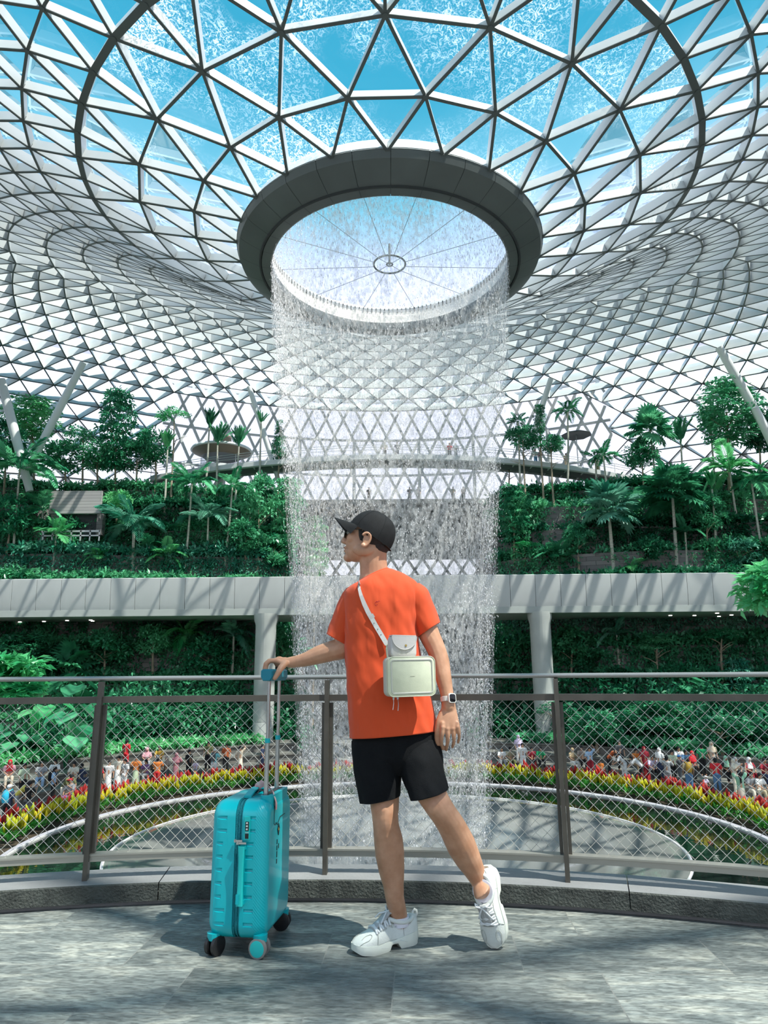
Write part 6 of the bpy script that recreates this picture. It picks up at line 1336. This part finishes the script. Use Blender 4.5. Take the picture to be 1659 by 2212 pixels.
# ------------------------------------------------------------------ crossbody bags
m_cream = mat('cream_leather', (.60, .62, .45), .45, var=.06, vscale=30, bump=.07, bscale=260); m_creamd = mat('cream_gusset', (.52, .52, .44), .5, bump=.07, bscale=260); m_grey = mat('greige_leather', (.56, .53, .50), .5, bump=.07, bscale=260); m_green = mat('zip_green', (.16, .24, .17), .6); m_gold = mat('gold_snap', (.7, .5, .15), .25, metal=1)
def bagframe(px, py, Y, yaw, roll):
    return Matrix.Translation(at(px, py, Y)) @ Matrix.Rotation(yaw, 4, 'Z') @ Matrix.Rotation(roll, 4, 'Y')
bag = empty('crossbody_bag', label='cream box-shaped leather crossbody bag hanging at the hip of the man', cat='bag'); bag.matrix_world = bagframe(884, 1461, 2.815, math.radians(15), math.radians(-1.0))
W1, H1 = .193, .152
b = MB(); b.loft([[V(x, y, z) for x, z in rrect(W1 - k, H1 - k, .022)] for y, k in ((.044, .012), (.040, .003), (.036, 0), (-.006, 0), (-.008, .002))]); b.build('back_body', m_creamd, bag, ang=45)
b = MB(); b.loft([[V(x, y, z) for x, z in rrect(W1 - .006, H1 - .006, .020)] for y in (-.006, -.014)], False); b.build('zip_band', m_green, bag)
b = MB(); b.loft([[V(x, y, z) for x, z in rrect(W1 - k, H1 - k, .022)] for y, k in ((-.012, .002), (-.014, 0), (-.030, 0), (-.036, .004), (-.038, .010))]); b.build('front_body', m_cream, bag, ang=45)
b = MB()
for k in (.026, .032): 
    L = [V(x, -.0385, z) for x, z in rrect(W1 - k, H1 - k, .010)]; b.tube(L + [L[0]], .0011 if k > .03 else .0022, 6)
b.build('piping', m_creamd, bag)
b = MB()
for y in (-.012, -.037):
    L = [V(x, y, z) for x, z in rrect(W1 - .002, H1 - .002, .022)]; b.tube(L + [L[0]], .0018, 6)
b.build('edge_piping', m_cream, bag)
b = MB()
for k, (x, w_) in enumerate(((-.009, .003), (-.0045, .0022), (-.001, .002), (.003, .003), (.007, .002))): b.box((x + .003, -.0386, .0), (w_, .0006, .0016))
b.build('lettering', mat('foil_print', (.28, .27, .2), .5), bag, smooth=False)
for k in range(2):
    b = MB(); x = -.070 + .017 * k; b.box((x, -.010, -.080), (.007, .006, .012)); b.tube([V(x, -.012, -.084), V(x + .002 * k, -.013, -.100 - .006 * k), V(x + .003 * k - .004, -.013, -.124 - .004 * k)], [.0022, .0028, .0032], 6, flat=.5); b.build('zip_pull', m_chrome, bag)
b = MB(); b.loft([[V(x, y, z) for x, y in rrect(.012, .014, .003, 3)] for z in (.06, .10)]); 
b = MB(); b.tube([V(-.083, .012, .068), V(-.086, .012, .092), V(-.088, .010, .112)], .008, 8, flat=.3); b.build('strap_tab', m_cream, bag)
pch = empty('coin_pouch', label='small grey-white flap pouch with a gold snap above the cream box bag', cat='pouch'); pch.matrix_world = bagframe(869, 1397, 2.83, math.radians(16), math.radians(1.0))
W2, H2 = .108, .084
b = MB(); b.loft([[V(x, y, z) for x, z in rrect(W2 - k, H2 - k, .016)] for y, k in ((.028, .008), (.024, 0), (-.016, 0), (-.021, .004), (-.023, .010))]); b.build('body', m_grey, pch, ang=45)
b = MB(); fl = [V(.052 * math.cos(a), 0, .040 + .052 * math.sin(a)) for a in [PI + PI * k / 20 for k in range(21)]]; fl = [V(p.x, 0, p.z) for p in fl]
b.loft([[p + V(0, -.0235, 0) for p in fl], [p + V(0, -.0285, 0) for p in fl]], True); L = [p + V(0, -.029, 0) for p in fl]; b.tube(L, .0014, 6); b.box((0, -.002, .0425), (.100, .05, .004)); b.build('flap', m_grey, pch, ang=40)
b = MB(); b.tube([V(.006, -.0285, .004), V(.006, -.0315, .004)], [.0048, .004], 14); b.build('snap', m_gold, pch)
b = MB()
for pts in (((-.024, -.022), (-.018, -.016), (-.008, -.020)), ((-.022, -.027), (-.012, -.024), (-.004, -.028)), ((.006, -.018), (.010, -.028), (.016, -.020)), ((-.026, -.032), (-.014, -.031))): b.tube([V(x, -.0235, z) for x, z in pts], .0009, 5)
b.build('embossing', m_creamd, pch)
# strap: lies on the shirt, from the neck to the bag
st = empty('bag_strap', label='grey-white leather strap running across the orange shirt to the bags', cat='strap')
def ribbon(b, pts, w_, th=.0022):
    pts = [Vector(p) for p in pts]
    rings = []
    for i, p in enumerate(pts):
        d = (pts[min(i + 1, len(pts) - 1)] - pts[max(i - 1, 0)]).normalized(); s_ = d.cross(V(-.12, -1, .1)).normalized(); nn = s_.cross(d).normalized(); nn = nn if nn.y < 0 else -nn
        ww = w_[i] if isinstance(w_, list) else w_; rings.append([p + s_ * (ww / 2), p - s_ * (ww / 2), p - s_ * (ww / 2) + nn * th, p + s_ * (ww / 2) + nn * th])
    b.loft(rings)
b = MB(); ribbon(b, [onshirt(776, 1256, .012), onshirt(776, 1262, .007)] + [onshirt(x, y) for x, y in ((776, 1272), (780, 1287), (787, 1305), (795, 1322), (802, 1334))], [.010, .011, .012, .015, .018, .019, .020]); b.build('upper_strap', m_grey, st, smooth=False)
b = MB(); ribbon(b, [onshirt(800, 1330, .007), onshirt(812, 1352, .007), onshirt(824, 1372, .008), onshirt(836, 1392, .012)], .019, .003); b.build('lower_strap', mat('pale_strap', (.66, .66, .62), .5), st, smooth=False)
for x, y in ((808, 1346), (816, 1359), (823, 1371), (830, 1383)): b = MB(); b.ball(onshirt(x, y, .0115), (.0018, .0012, .0018), 8, 6); b.build('strap_hole', m_black, st)
b = MB(); ribbon(b, [onshirt(800, 1328, .006), onshirt(804.5, 1336, .006)], .024, .004); b.build('keeper', m_grey, st, smooth=False)
b = MB(); ribbon(b, [at(x, y, Y) for x, y, Y in ((836, 1392, 2.858), (838, 1405, 2.85), (840, 1424, 2.84))], .010, .003); b.build('end_tab', m_cream, st, smooth=False)
